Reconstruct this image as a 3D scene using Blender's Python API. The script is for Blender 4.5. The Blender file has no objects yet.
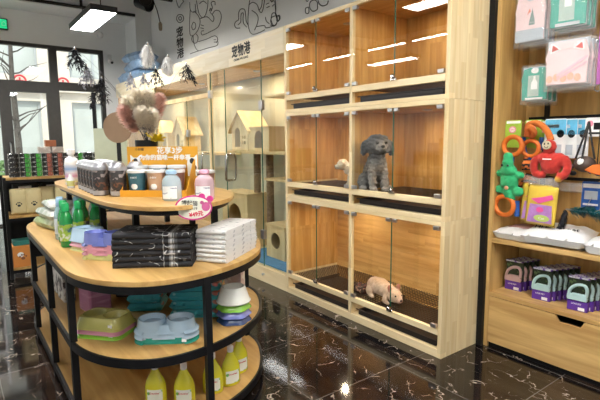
import bpy, bmesh, math, random
from mathutils import Vector, Matrix, noise
R = random.Random(7)
PI = math.pi
SC = bpy.context.scene
COL = SC.collection

# ---------------------------------------------------------------- camera
cd = bpy.data.cameras.new('camera'); cam = bpy.data.objects.new('camera', cd); COL.objects.link(cam)
cd.sensor_width = 36.0; cd.lens = 36.0*466.66/600; cd.clip_start = .05; cd.clip_end = 200
_r = Vector((0.59893861, 0.80075984, -0.00749807)); _u = Vector((-0.09659372, 0.0815371, 0.9919785)); _f = Vector((-0.79494792, 0.59340997, -0.12618409))
cam.matrix_world = Matrix(((_r.x,_u.x,-_f.x,0),(_r.y,_u.y,-_f.y,0),(_r.z,_u.z,-_f.z,1.4),(0,0,0,1)))
SC.camera = cam

# ---------------------------------------------------------------- sky, sun, exposure
w = bpy.data.worlds.new('sky'); SC.world = w; w.use_nodes = True
bg = w.node_tree.nodes['Background']; bg.inputs[0].default_value = (.88,.94,1,1); bg.inputs[1].default_value = 2.0
sl = bpy.data.lights.new('sun','SUN'); so = bpy.data.objects.new('sun',sl); COL.objects.link(so)
sl.energy = 3.6; sl.angle = .02; sl.color = (1,.95,.86)
so.rotation_euler = Vector((-.60,.35,-.75)).to_track_quat('-Z','Y').to_euler()
SC.view_settings.view_transform = 'Standard'; SC.view_settings.look = 'None'
SC.view_settings.exposure = 0.0; SC.view_settings.gamma = 1.0; SC.view_settings.use_curve_mapping = False
SC.cycles.use_denoising = True
SC.cycles.max_bounces = 10; SC.cycles.transparent_max_bounces = 24; SC.cycles.glossy_bounces = 4
SC.cycles.sample_clamp_indirect = 6
LAMP = 52.0          # emission of the hanging panel lamps
CAGE = 3.4           # watts of each cage downlight

# ---------------------------------------------------------------- materials
def new(name):
    m = bpy.data.materials.new(name); m.use_nodes = True
    nt = m.node_tree; b = nt.nodes['Principled BSDF']
    return m, nt, b
def N(nt, t, **k):
    n = nt.nodes.new(t)
    for a, v in k.items():
        if a.startswith('i_'): n.inputs[a[2:].replace('_',' ')].default_value = v
        else: setattr(n, a, v)
    return n
def L(nt, a, b): nt.links.new(a, b)
def ramp(nt, fac, stops, interp='LINEAR'):
    r = nt.nodes.new('ShaderNodeValToRGB'); e = r.color_ramp.elements; r.color_ramp.interpolation = interp
    e[0].position, e[0].color = stops[0][0], (*stops[0][1],1)
    e[1].position, e[1].color = stops[-1][0], (*stops[-1][1],1)
    for p, c in stops[1:-1]:
        x = e.new(p); x.color = (*c,1)
    L(nt, fac, r.inputs[0]); return r
def flat(name, c, rough=.5, metal=0, coat=0, var=.06, vs=14, bump=0, bs=60, spec=None, sub=0):
    """plain coloured stuff with a little tonal variation of its own"""
    m, nt, b = new(name)
    tc = N(nt,'ShaderNodeTexCoord'); n = N(nt,'ShaderNodeTexNoise'); n.inputs['Scale'].default_value = vs; n.inputs['Detail'].default_value = 3
    L(nt, tc.outputs['Object'], n.inputs['Vector'])
    r = ramp(nt, n.outputs['Fac'], [(.3,tuple(max(0,x*(1-var)) for x in c)),(.7,tuple(min(1,x*(1+var)) for x in c))])
    L(nt, r.outputs[0], b.inputs['Base Color'])
    b.inputs['Roughness'].default_value = rough; b.inputs['Metallic'].default_value = metal; b.inputs['Coat Weight'].default_value = coat
    if spec is not None: b.inputs['Specular IOR Level'].default_value = spec
    if sub: b.inputs['Subsurface Weight'].default_value = sub
    if bump:
        n2 = N(nt,'ShaderNodeTexNoise'); n2.inputs['Scale'].default_value = bs; n2.inputs['Detail'].default_value = 4
        L(nt, tc.outputs['Object'], n2.inputs['Vector'])
        bu = N(nt,'ShaderNodeBump'); bu.inputs['Strength'].default_value = bump; bu.inputs['Distance'].default_value = .01
        L(nt, n2.outputs['Fac'], bu.inputs['Height']); L(nt, bu.outputs[0], b.inputs['Normal'])
    return m
def wood(name, light, dark, axis=0, scale=1.0, rough=.45, strip=None, sax=(1,2), fine=1.0, coat=0):
    """grain runs along `axis`; strip = width of glued staves, laid out on axes sax (along, across)"""
    m, nt, b = new(name)
    tc = N(nt,'ShaderNodeTexCoord'); mp = N(nt,'ShaderNodeMapping')
    s = [14*scale]*3; s[axis] = 1.1*scale
    mp.inputs['Scale'].default_value = s
    L(nt, tc.outputs['Object'], mp.inputs['Vector'])
    src = mp.outputs[0]
    if strip:
        sep = N(nt,'ShaderNodeSeparateXYZ'); L(nt, tc.outputs['Object'], sep.inputs[0])
        def M(op, a, bb=None):
            x = N(nt,'ShaderNodeMath', operation=op)
            for i, v in enumerate((a,bb)):
                if v is None: continue
                if hasattr(v,'is_linked'): L(nt, v, x.inputs[i])
                else: x.inputs[i].default_value = v
            return x.outputs[0]
        row = M('FLOOR', M('DIVIDE', sep.outputs[sax[1]], strip))
        wn = N(nt,'ShaderNodeTexWhiteNoise', noise_dimensions='1D'); L(nt, row, wn.inputs['W'])
        col = M('FLOOR', M('ADD', M('DIVIDE', sep.outputs[sax[0]], strip*7), M('MULTIPLY', wn.outputs['Value'], 5)))
        idv = M('ADD', M('MULTIPLY', row, 17.3), M('MULTIPLY', col, 5.1))
        w2 = N(nt,'ShaderNodeTexWhiteNoise', noise_dimensions='1D'); L(nt, idv, w2.inputs['W'])
        cmb = N(nt,'ShaderNodeVectorMath', operation='ADD'); sc3 = N(nt,'ShaderNodeVectorMath', operation='SCALE')
        L(nt, w2.outputs['Color'], sc3.inputs[0]); sc3.inputs['Scale'].default_value = 30
        L(nt, src, cmb.inputs[0]); L(nt, sc3.outputs[0], cmb.inputs[1]); src = cmb.outputs[0]
    n = N(nt,'ShaderNodeTexNoise'); n.inputs['Scale'].default_value = 1.3*fine; n.inputs['Detail'].default_value = 6; n.inputs['Distortion'].default_value = .6
    L(nt, src, n.inputs['Vector'])
    r = ramp(nt, n.outputs['Fac'], [(.36,dark),(.5,tuple((a+b2)/2 for a,b2 in zip(light,dark))),(.63,light)])
    out = r.outputs[0]
    if strip:
        mx = N(nt,'ShaderNodeMix', data_type='RGBA', blend_type='MULTIPLY'); mx.inputs[0].default_value = 1
        rr = ramp(nt, w2.outputs['Value'], [(0,(.90,.88,.84)),(1,(1.05,1.04,1.03))])
        L(nt, out, mx.inputs[6]); L(nt, rr.outputs[0], mx.inputs[7]); out = mx.outputs[2]
    L(nt, out, b.inputs['Base Color']); b.inputs['Roughness'].default_value = rough; b.inputs['Coat Weight'].default_value = coat
    return m
def glass(name, tint=(.93,.97,.95), refl=1.0, rough=.0):
    m, nt, b = new(name); nt.nodes.remove(b)
    out = nt.nodes['Material Output']
    t = N(nt,'ShaderNodeBsdfTransparent'); t.inputs[0].default_value = (*tint,1)
    g = N(nt,'ShaderNodeBsdfGlossy'); g.inputs['Roughness'].default_value = rough; g.inputs[0].default_value = (refl,)*3+(1,)
    # Schlick reflectance from the angle alone, the same on both faces of the sheet
    ge = N(nt,'ShaderNodeNewGeometry'); dt_ = N(nt,'ShaderNodeVectorMath', operation='DOT_PRODUCT'); L(nt, ge.outputs['Incoming'], dt_.inputs[0]); L(nt, ge.outputs['Normal'], dt_.inputs[1])
    def M(op, a, b2=0.0):
        x = N(nt,'ShaderNodeMath', operation=op)
        for i, v in enumerate((a,b2)):
            if hasattr(v,'is_linked'): L(nt, v, x.inputs[i])
            else: x.inputs[i].default_value = v
        return x
    fr = M('ADD', M('MULTIPLY', M('POWER', M('SUBTRACT', 1.0, M('ABSOLUTE', dt_.outputs['Value']).outputs[0]).outputs[0], 5.0).outputs[0], .90).outputs[0], .035)
    mx = N(nt,'ShaderNodeMixShader'); L(nt, fr.outputs[0], mx.inputs[0]); L(nt, t.outputs[0], mx.inputs[1]); L(nt, g.outputs[0], mx.inputs[2])
    L(nt, mx.outputs[0], out.inputs[0]); return m
def film(name, c, alpha, rough=.15):
    """clear or tinted plastic: partly see-through, glossy"""
    m, nt, b = new(name); b.inputs['Base Color'].default_value = (*c,1); b.inputs['Roughness'].default_value = rough
    b.inputs['Alpha'].default_value = alpha; b.inputs['Coat Weight'].default_value = .4
    tc = N(nt,'ShaderNodeTexCoord'); n = N(nt,'ShaderNodeTexNoise'); n.inputs['Scale'].default_value = 30; n.inputs['Detail'].default_value = 2
    bu = N(nt,'ShaderNodeBump'); bu.inputs['Strength'].default_value = .35; bu.inputs['Distance'].default_value = .01
    L(nt, tc.outputs['Object'], n.inputs['Vector']); L(nt, n.outputs['Fac'], bu.inputs['Height']); L(nt, bu.outputs[0], b.inputs['Normal'])
    return m
def glow(name, c, s):
    m, nt, b = new(name); b.inputs['Base Color'].default_value = (*c,1)
    b.inputs['Emission Color'].default_value = (*c,1); b.inputs['Emission Strength'].default_value = s; return m
def speckle(name, base, spot, scale=30, lo=.55, hi=.6, rough=.6, axis=None, third=None):
    m, nt, b = new(name)
    tc = N(nt,'ShaderNodeTexCoord'); mp = N(nt,'ShaderNodeMapping')
    if axis: mp.inputs['Scale'].default_value = axis
    n = N(nt,'ShaderNodeTexNoise'); n.inputs['Scale'].default_value = scale; n.inputs['Detail'].default_value = 2
    L(nt, tc.outputs['Object'], mp.inputs[0]); L(nt, mp.outputs[0], n.inputs['Vector'])
    st = [(lo,base),(hi,spot)]
    if third: st = [(1-hi,third),(1-lo,base)]+st
    r = ramp(nt, n.outputs['Fac'], st); L(nt, r.outputs[0], b.inputs['Base Color']); b.inputs['Roughness'].default_value = rough
    return m
def marble(name):
    m, nt, b = new(name)
    tc = N(nt,'ShaderNodeTexCoord'); sep = N(nt,'ShaderNodeSeparateXYZ'); L(nt, tc.outputs['Object'], sep.inputs[0])
    def M(op, a, bb=None, cc=None):
        x = N(nt,'ShaderNodeMath', operation=op)
        for i, v in enumerate((a,bb,cc)):
            if v is None: continue
            if hasattr(v,'is_linked'): L(nt, v, x.inputs[i])
            else: x.inputs[i].default_value = v
        return x.outputs[0]
    ux = M('DIVIDE', M('ADD', sep.outputs[0], 1.17+.69*40), .69); uy = M('DIVIDE', M('ADD', sep.outputs[1], -.13+.67*40), .67)
    gx = M('ABSOLUTE', M('SUBTRACT', M('FRACT', M('ADD', ux, .5)), .5)); gy = M('ABSOLUTE', M('SUBTRACT', M('FRACT', M('ADD', uy, .5)), .5))
    grout = M('LESS_THAN', M('MINIMUM', gx, gy), .0032)
    cid = M('ADD', M('MULTIPLY', M('FLOOR', ux), 3.7), M('MULTIPLY', M('FLOOR', uy), 9.1))
    off = N(nt,'ShaderNodeCombineXYZ'); L(nt, cid, off.inputs[0]); L(nt, cid, off.inputs[2])
    pos = N(nt,'ShaderNodeVectorMath', operation='ADD'); L(nt, tc.outputs['Object'], pos.inputs[0]); L(nt, off.outputs[0], pos.inputs[1])
    # warp
    wn = N(nt,'ShaderNodeTexNoise'); wn.inputs['Scale'].default_value = 3.2; wn.inputs['Detail'].default_value = 5
    L(nt, pos.outputs[0], wn.inputs['Vector'])
    wsc = N(nt,'ShaderNodeVectorMath', operation='SCALE'); wsc.inputs['Scale'].default_value = .55; L(nt, wn.outputs['Color'], wsc.inputs[0])
    wp = N(nt,'ShaderNodeVectorMath', operation='ADD'); L(nt, pos.outputs[0], wp.inputs[0]); L(nt, wsc.outputs[0], wp.inputs[1])
    vo = N(nt,'ShaderNodeTexVoronoi', feature='DISTANCE_TO_EDGE'); vo.inputs['Scale'].default_value = 6.5; L(nt, wp.outputs[0], vo.inputs['Vector'])
    ms = N(nt,'ShaderNodeTexNoise'); ms.inputs['Scale'].default_value = 11; ms.inputs['Detail'].default_value = 3; L(nt, pos.outputs[0], ms.inputs['Vector'])
    width = M('MULTIPLY', M('MAXIMUM', M('SUBTRACT', ms.outputs['Fac'], .50), 0), .22)
    vein = M('SUBTRACT', 1, M('MINIMUM', M('DIVIDE', vo.outputs['Distance'], M('ADD', width, .0001)), 1))
    bas = N(nt,'ShaderNodeTexNoise'); bas.inputs['Scale'].default_value = 2.6; bas.inputs['Detail'].default_value = 7; L(nt, wp.outputs[0], bas.inputs['Vector'])
    r = ramp(nt, bas.outputs['Fac'], [(.36,(.006,.0055,.006)),(.52,(.014,.010,.0085)),(.66,(.036,.021,.015))])
    m1 = N(nt,'ShaderNodeMix', data_type='RGBA'); L(nt, vein, m1.inputs[0]); L(nt, r.outputs[0], m1.inputs[6]); m1.inputs[7].default_value = (.42,.34,.27,1)
    m2 = N(nt,'ShaderNodeMix', data_type='RGBA'); L(nt, grout, m2.inputs[0]); L(nt, m1.outputs[2], m2.inputs[6]); m2.inputs[7].default_value = (.13,.12,.11,1)
    L(nt, m2.outputs[2], b.inputs['Base Color']); b.inputs['Roughness'].default_value = .07
    b.inputs['Specular IOR Level'].default_value = .55
    return m

PINE   = wood('pale_pine_vertical', (.88,.74,.47), (.77,.60,.33), axis=2, strip=.055, sax=(2,1), rough=.5)
PINEH  = wood('pale_pine_horizontal', (.88,.73,.46), (.77,.60,.33), axis=0, rough=.5)
FASC   = wood('fascia_pine', (.92,.82,.62), (.84,.71,.47), axis=0, strip=.09, sax=(0,2), rough=.5)
LINER  = wood('warm_lit_wood_vertical', (.72,.43,.15), (.52,.27,.075), axis=2, strip=.12, sax=(2,0), rough=.45)  # cage wood with the warm downlight glow put into its colour
WARMLITH = wood('warm_lit_wood_horizontal', (.76,.48,.19), (.58,.32,.10), axis=0, strip=.09, sax=(0,2), rough=.45)  # the same warm glow in the colour, grain running sideways
BIRCH  = wood('table_board', (.59,.37,.13), (.44,.25,.075), axis=0, scale=.9, rough=.38)
EDGE   = flat('board_edge', (.62,.46,.27), .5)
OAK    = wood('oak_board_vertical', (.72,.47,.17), (.50,.29,.09), axis=2, scale=.9, rough=.5)
OAKH   = wood('oak_board_horizontal', (.70,.46,.18), (.46,.26,.085), axis=0, scale=.9, rough=.45)
VILLA  = wood('villa_plywood', (.86,.68,.38), (.74,.54,.27), axis=2, scale=.6, rough=.5)
BLACKM = flat('black_steel', (.007,.007,.008), .42, var=.2, spec=.25)
BLACKP = flat('black_plastic', (.010,.010,.011), .35, spec=.3)
CHROME = flat('chrome', (.62,.62,.63), .18, metal=1)
STEEL  = flat('brushed_steel', (.55,.55,.56), .35, metal=1)
WALLM  = flat('painted_wall', (.88,.88,.87), .9, var=.02, vs=3)
WALLW  = flat('white_plaster', (.88,.90,.90), .9, var=.02, vs=3)
CEILM  = flat('dark_ceiling_paint', (.10,.095,.09), .9, var=.15, vs=4)
FRAMEM = flat('dark_window_frame', (.045,.042,.038), .5, var=.1)
GLASS  = glass('door_glass', (.97,.985,.975)); GLASSW = glass('window_glass', (.94,.97,.97)); GEDGE = flat('glass_edge_green', (.03,.12,.08), .1)
GLASSG = glass('greenish_glass', (.96,.98,.97))
INK    = flat('black_ink', (.02,.02,.02), .7); WHITE = flat('white_plastic', (.80,.80,.79), .35); PAPER = flat('white_paper', (.82,.82,.80), .8)
FLOORM = marble('black_marble_tile')

# ---------------------------------------------------------------- mesh helpers
class MB:
    def __init__(s): s.v = []; s.f = []; s.m = []; s.k = 0
    def add(s, vs, fs):
        o = len(s.v); s.v += [tuple(v) for v in vs]; s.f += [tuple(i+o for i in f) for f in fs]; s.m += [s.k]*len(fs); return s
    def mat(s, k): s.k = k; return s
    def bx(s, x0, x1, y0, y1, z0, z1):
        return s.add([(x0,y0,z0),(x1,y0,z0),(x1,y1,z0),(x0,y1,z0),(x0,y0,z1),(x1,y0,z1),(x1,y1,z1),(x0,y1,z1)],
                     [(0,3,2,1),(4,5,6,7),(0,1,5,4),(1,2,6,5),(2,3,7,6),(3,0,4,7)])
    def box(s, c, d, rz=0, rx=0, ry=0):
        M = Matrix.Translation(c) @ Matrix.Rotation(rz,4,'Z') @ Matrix.Rotation(ry,4,'Y') @ Matrix.Rotation(rx,4,'X')
        x,y,z = (q/2 for q in d)
        return s.add([M @ Vector(p) for p in [(-x,-y,-z),(x,-y,-z),(x,y,-z),(-x,y,-z),(-x,-y,z),(x,-y,z),(x,y,z),(-x,y,z)]],
                     [(0,3,2,1),(4,5,6,7),(0,1,5,4),(1,2,6,5),(2,3,7,6),(3,0,4,7)])
    def prism(s, out, z0, z1):
        n = len(out)
        return s.add([(x,y,z0) for x,y in out]+[(x,y,z1) for x,y in out],
                     [tuple(range(n))[::-1], tuple(range(n,2*n))]+[(i,(i+1)%n,(i+1)%n+n,i+n) for i in range(n)])
    def loops(s, Ls, cap0=True, cap1=True, close=True):
        n = len(Ls[0]); vs = [p for l in Ls for p in l]; fs = []
        for j in range(len(Ls)-1):
            for i in range(n if close else n-1):
                fs.append((j*n+i, j*n+(i+1)%n, (j+1)*n+(i+1)%n, (j+1)*n+i))
        if cap0: fs.append(tuple(range(n))[::-1])
        if cap1: fs.append(tuple(range((len(Ls)-1)*n, len(Ls)*n)))
        return s.add(vs, fs)
    def lathe(s, prof, c=(0,0,0), seg=24, M=None, cap0=True, cap1=True):
        Ls = []
        for r, z in prof:
            l = [Vector((r*math.cos(2*PI*i/seg), r*math.sin(2*PI*i/seg), z)) for i in range(seg)]
            if M: l = [M @ p for p in l]
            Ls.append([p+Vector(c) for p in l])
        return s.loops(Ls, cap0, cap1)
    def tube(s, pts, r, seg=8, closed=False):
        P = [Vector(p) for p in pts]; n = len(P); Ls = []
        up = Vector((0,0,1)); prev = None
        for i in range(n):
            if closed: t = P[(i+1)%n]-P[i-1]
            else: t = P[min(i+1,n-1)]-P[max(i-1,0)]
            if t.length < 1e-9: t = Vector((0,0,1))
            t.normalize()
            a = prev if prev is not None else (up if abs(t.z) < .9 else Vector((1,0,0)))
            b = t.cross(a)
            if b.length < 1e-6: b = t.cross(Vector((1,0,0)))
            b.normalize(); a = b.cross(t); prev = a
            rr = r[i] if isinstance(r,(list,tuple)) else r
            Ls.append([P[i]+(a*math.cos(2*PI*k/seg)+b*math.sin(2*PI*k/seg))*rr for k in range(seg)])
        if closed: Ls.append(Ls[0]); return s.loops(Ls, False, False)
        return s.loops(Ls)
    def ball(s, c, r, seg=16, rings=10, M=None):
        if not isinstance(r,(tuple,list)): r = (r,r,r)
        Ls = []
        for j in range(1, rings):
            a = PI*j/rings
            l = [Vector((r[0]*math.sin(a)*math.cos(2*PI*i/seg), r[1]*math.sin(a)*math.sin(2*PI*i/seg), -r[2]*math.cos(a))) for i in range(seg)]
            if M: l = [M @ p for p in l]
            Ls.append([p+Vector(c) for p in l])
        return s.loops(Ls)
    def torus(s, c, R0, r, M=None, seg=28, k=10, a0=0, a1=2*PI):
        full = abs(a1-a0-2*PI) < 1e-6
        pts = []
        for i in range(seg if full else seg+1):
            a = a0+(a1-a0)*i/seg; p = Vector((R0*math.cos(a), R0*math.sin(a), 0))
            if M: p = M @ p
            pts.append(p+Vector(c))
        return s.tube(pts, r, k, full)
    def band(s, path, th, z0, z1, closed=False):
        """upright flat bar following a plan path; th = thickness to the left of it"""
        n = len(path); inn = offset(path, th, closed)
        Ls = [[(path[i][0],path[i][1],z0),(path[i][0],path[i][1],z1),(inn[i][0],inn[i][1],z1),(inn[i][0],inn[i][1],z0)] for i in range(n)]
        if closed: Ls.append(Ls[0]); return s.loops(Ls, False, False)
        return s.loops(Ls)
    def grid(s, fn, nu, nv):
        vs = [fn(i/nu, j/nv) for j in range(nv+1) for i in range(nu+1)]
        return s.add(vs, [(j*(nu+1)+i, j*(nu+1)+i+1, (j+1)*(nu+1)+i+1, (j+1)*(nu+1)+i) for j in range(nv) for i in range(nu)])
    def build(s, name, mats, parent=None, bevel=0, smooth=True, loc=None, rot=None, sharp=40):
        me = bpy.data.meshes.new(name); me.from_pydata(s.v, [], s.f)
        if not isinstance(mats,(list,tuple)): mats = [mats]
        for m in mats: me.materials.append(m)
        me.polygons.foreach_set('material_index', s.m)
        bm = bmesh.new(); bm.from_mesh(me); bmesh.ops.recalc_face_normals(bm, faces=bm.faces); bm.to_mesh(me); bm.free()
        if smooth:
            me.polygons.foreach_set('use_smooth', [True]*len(me.polygons)); me.set_sharp_from_angle(angle=math.radians(sharp))
        o = bpy.data.objects.new(name, me); COL.objects.link(o)
        if parent is not None: o.parent = parent
        if loc is not None: o.location = loc
        if rot is not None: o.rotation_euler = rot
        if bevel:
            b = o.modifiers.new('bevel','BEVEL'); b.width = bevel; b.segments = 2; b.limit_method = 'ANGLE'
        return o
def offset(path, d, closed):
    n = len(path); out = []
    for i in range(n):
        if closed: a, b = path[i-1], path[(i+1)%n]
        else: a, b = path[max(i-1,0)], path[min(i+1,n-1)]
        t = Vector((b[0]-a[0], b[1]-a[1])); t.normalize()
        out.append((path[i][0]-t.y*d, path[i][1]+t.x*d))
    return out
def catmull(P, k=6, closed=False):
    out = []; n = len(P)
    for i in range(n if closed else n-1):
        g = lambda j: Vector(P[j % n]) if closed else Vector(P[min(max(j,0),n-1)])
        p0,p1,p2,p3 = g(i-1),g(i),g(i+1),g(i+2)
        for q in range(k):
            t = q/k
            out.append(tuple(.5*((2*p1)+(p2-p0)*t+(2*p0-5*p1+4*p2-p3)*t*t+(3*p1-p0-3*p2+p3)*t**3)))
    if not closed: out.append(tuple(P[-1]))
    return out
def tag(o, label=None, cat=None, group=None, kind=None):
    if label: o['label'] = label
    if cat: o['category'] = cat
    if group: o['group'] = group
    if kind: o['kind'] = kind
    return o
def thing(name, label, cat, loc=(0,0,0), rz=0, group=None, rx=0, ry=0):
    o = bpy.data.objects.new(name, None); COL.objects.link(o); o.empty_display_size = .1
    o.location = loc; o.rotation_euler = (rx,ry,rz); return tag(o, label, cat, group)
def struct(o): o['kind'] = 'structure'; return o
def dup(root, loc=None, rz=None, label=None, group=None, rot=None, scale=None, mats=None):
    def cp(o, par):
        c = o.copy(); COL.objects.link(c)
        if par is not None: c.parent = par
        for ch in [x for x in COL.objects if x.parent == o]: cp(ch, c)
        if mats and c.type == 'MESH' and o.data.materials and o.data.materials[0] in mats:
            c.data = o.data.copy()
            for i, m in enumerate(c.data.materials):
                if m in mats: c.data.materials[i] = mats[m]
        return c
    c = cp(root, None)
    if loc is not None: c.location = loc
    if rz is not None: c.rotation_euler = (c.rotation_euler[0], c.rotation_euler[1], rz)
    if rot is not None: c.rotation_euler = rot
    if scale is not None: c.scale = (scale,)*3
    if label: c['label'] = label
    if group: c['group'] = group
    return c
def text(name, body, size, mat, parent=None, loc=(0,0,0), rot=(PI/2,0,0), ext=.0008, align='CENTER', bold=0, sx=1.0):
    c = bpy.data.curves.new(name,'FONT'); c.body = body; c.size = size; c.extrude = ext; c.align_x = align; c.align_y = 'CENTER'
    c.resolution_u = 3
    t = bpy.data.objects.new(name, c); COL.objects.link(t)
    me = bpy.data.meshes.new_from_object(t.evaluated_get(bpy.context.evaluated_depsgraph_get()))
    bpy.data.objects.remove(t)
    me.materials.clear(); me.materials.append(mat)
    if bold:                                   # heavier strokes: the same letters laid over each other a hair apart
        bm = bmesh.new()
        for dx, dy, dz in ((0,0,0),(bold,0,.00005),(-bold,0,.0001),(0,bold,.00015),(0,-bold,.0002)):
            n0 = len(bm.verts); bm.from_mesh(me); bm.verts.ensure_lookup_table()
            for v in bm.verts[n0:]: v.co += Vector((dx,dy,dz))
        bm.to_mesh(me); bm.free()
    o = bpy.data.objects.new(name, me); COL.objects.link(o); o.parent = parent; o.location = loc; o.rotation_euler = rot; o.scale = (sx,1,1)
    return o
def rrect(w, h, r, k=5):
    out = []
    for cx, cy, a in ((w/2-r,h/2-r,0),(-w/2+r,h/2-r,PI/2),(-w/2+r,-h/2+r,PI),(w/2-r,-h/2+r,1.5*PI)):
        for i in range(k+1):
            t = a+PI/2*i/k; out.append((cx+r*math.cos(t), cy+r*math.sin(t)))
    return out
def ellipse(a, b, n=32, e=2.0):
    out = []
    for i in range(n):
        t = 2*PI*i/n; c, s = math.cos(t), math.sin(t)
        out.append((a*math.copysign(abs(c)**(2/e), c), b*math.copysign(abs(s)**(2/e), s)))
    return out
def pillow(mb, w, h, t, nu=16, nv=12, wr=.006, seed=0, e=.5, flat_bottom=False):
    """soft bag lying in the xy plane, thickness t in z"""
    def mk(sg):
        def f(u, v):
            x = (u-.5)*w; y = (v-.5)*h
            k = max(0,(1-(2*u-1)**4))*max(0,(1-(2*v-1)**4))
            z = sg*t/2*k**e + (noise.noise(Vector((x*22+seed, y*22, sg*3+seed)))*wr*min(1,k*3))
            z += .0025*math.sin(seed+x*60)*(1-k)
            if flat_bottom and sg < 0: z = -t/2*min(1,k*4)**.3*.9
            return (x, y, z)
        return f
    mb.grid(mk(1), nu, nv); mb.grid(mk(-1), nu, nv); return mb
def weld(o, d=.0005):
    bm = bmesh.new(); bm.from_mesh(o.data); bmesh.ops.remove_doubles(bm, verts=bm.verts, dist=d); bmesh.ops.recalc_face_normals(bm, faces=bm.faces); bm.to_mesh(o.data); bm.free(); return o
def blob(name, parts, voxel, cols, parent=None, disp=.004, dscale=40, rough=.9, smooth=4):
    """one continuous skin over a set of ellipsoids (centre, radii, rotation, colour index); colour follows the nearest one"""
    mb = MB()
    Ms = []
    for c, r, rot, k in parts:
        M = (Matrix.Rotation(rot[2],3,'Z') @ Matrix.Rotation(rot[1],3,'Y') @ Matrix.Rotation(rot[0],3,'X'))
        mb.ball(c, r, 16, 10, M); Ms.append((Vector(c), r, M.inverted(), k))
    o = mb.build(name, [], smooth=True)
    rm = o.modifiers.new('r','REMESH'); rm.mode = 'VOXEL'; rm.voxel_size = voxel
    sm = o.modifiers.new('s','SMOOTH'); sm.factor = .5; sm.iterations = smooth
    dg = bpy.context.evaluated_depsgraph_get()
    me = bpy.data.meshes.new_from_object(o.evaluated_get(dg)); bpy.data.objects.remove(o)
    me.name = name
    ca = me.color_attributes.new('coat','FLOAT_COLOR','POINT')
    for i, v in enumerate(me.vertices):
        ws = []
        for c, r, Mi, k in Ms:
            q = Mi @ (v.co-c); ws.append((math.sqrt((q.x/r[0])**2+(q.y/r[1])**2+(q.z/r[2])**2), k))
        mn = min(ws)[0]; tot = 0; cc = Vector((0,0,0))
        for d, k in ws:
            g = math.exp(-((d-mn)*7)); tot += g; cc += Vector(cols[k])*g
        cc /= tot; f = 1+.16*noise.noise(v.co*55)
        ca.data[i].color = (cc.x*f, cc.y*f, cc.z*f, 1)
    nr = [v.normal.copy() for v in me.vertices]
    for v, n in zip(me.vertices, nr): v.co += n*(noise.noise(v.co*dscale)+.5*noise.noise(v.co*dscale*2.3))*disp
    me.polygons.foreach_set('use_smooth', [True]*len(me.polygons))
    m, nt, b = new(name+'_coat'); at = N(nt,'ShaderNodeVertexColor'); at.layer_name = 'coat'; L(nt, at.outputs[0], b.inputs['Base Color']); b.inputs['Roughness'].default_value = rough
    b.inputs['Sheen Weight'].default_value = .25
    me.materials.append(m)
    o = bpy.data.objects.new(name, me); COL.objects.link(o)
    if parent is not None: o.parent = parent
    return o

# ================================================================ THE ROOM
def sbox(name, mat, *b, **k): return struct(MB().bx(*b).build(name, mat, smooth=False, **k))
sbox('floor', FLOORM, -9.2, 3.2, -4.2, 3.2, -.1, 0)
sbox('ceiling', CEILM, -9.3, 3.2, -4.2, 3.2, 3.9, 4.0)
sbox("wall_back", WALLM, -8.6, -1.742, 3.1, 3.3, 0, 3.9)
sbox("wall_back_right", WALLM, -1.742, 3.2, 3.22, 3.3, 0, 3.9)
sbox('wall_right', WALLW, 3.1, 3.2, -4.2, 3.1, 0, 3.9)
sbox('wall_front', WALLW, -9.2, 3.1, -4.2, -4.1, 0, 3.9)
wl = MB()
wl.bx(-9.2, -8.6, 2.818, 3.2, 0, 3.9)                 # pier right of the window recess
wl.bx(-9.2, -8.6, -4.1, 2.818, 3.57, 3.9)             # lintel over the recess
wl.bx(-9.32, -9.2, -4.2, 2.40, 3.06, 3.9)             # wall above the windows
wl.bx(-9.32, -9.2, 2.40, 3.2, 0, 3.9)                 # wall right of the windows
wl.bx(-9.32, -9.2, -4.2, -1.3, 0, 3.06)
struct(wl.build('wall_left', WALLW, smooth=False))
# windows and door of the street front (plane x = -9.25)
def frame_of(y0, y1, z0, z1, t, name, panes, d=.10):
    mb = MB()
    mb.bx(-9.31, -9.31+d, y0, y0+t, z0, z1); mb.bx(-9.31, -9.31+d, y1-t, y1, z0, z1)
    mb.bx(-9.31, -9.31+d, y0+t, y1-t, z0, z0+t); mb.bx(-9.31, -9.31+d, y0+t, y1-t, z1-t, z1)
    o = struct(mb.build(name, FRAMEM, smooth=False))
    MB().bx(-9.268, -9.262, y0+t, y1-t, z0+t, z1-t).build('pane', GLASSW, o, smooth=False)
    return o
frame_of(1.56, 2.40, 2.38, 3.06, .07, 'window_1', 1)
frame_of(1.56, 2.40, .0, 2.38, .07, 'window_2', 1)
frame_of(-1.30, 1.56, 2.38, 3.06, .055, 'window_3', 1)
d1 = frame_of(.76, 1.56, .0, 2.38, .13, 'door_1', 1)
db = MB().tube([(-9.21,.83,.95),(-9.15,.83,1.0),(-9.15,.83,1.35),(-9.21,.83,1.4)], .012).build('door_handle', STEEL, d1)
frame_of(-.06, .76, .0, 2.38, .035, 'door_2', 1)
frame_of(-1.30, -.06, .0, 2.38, .085, 'window_4', 1)

# ---- outside
STONE = flat('pale_stone_facade', (.70,.62,.52), .9, var=.08, vs=1.2)
PAVE = flat('street_paving', (.52,.50,.47), .9, var=.1, vs=2)
sbox('street_pavement', PAVE, -17, -9.32, -14, 16, -.25, -.12)
bt = thing('street_building', 'pale sunlit stone building across the street seen through the shop windows', 'building', (-17,0,0))
fb = MB()
wins = []
x0 = 0
ys = [-9,-6.6,-4.2,-1.8,.6,3.0,5.4,7.8]
lev = [(-.12,2.7),(3.5,5.2),(6.4,8.1)]
for i, y in enumerate(ys):
    for (z0, z1) in lev: wins.append((y+.35, y+1.85, z0, z1))
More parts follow.
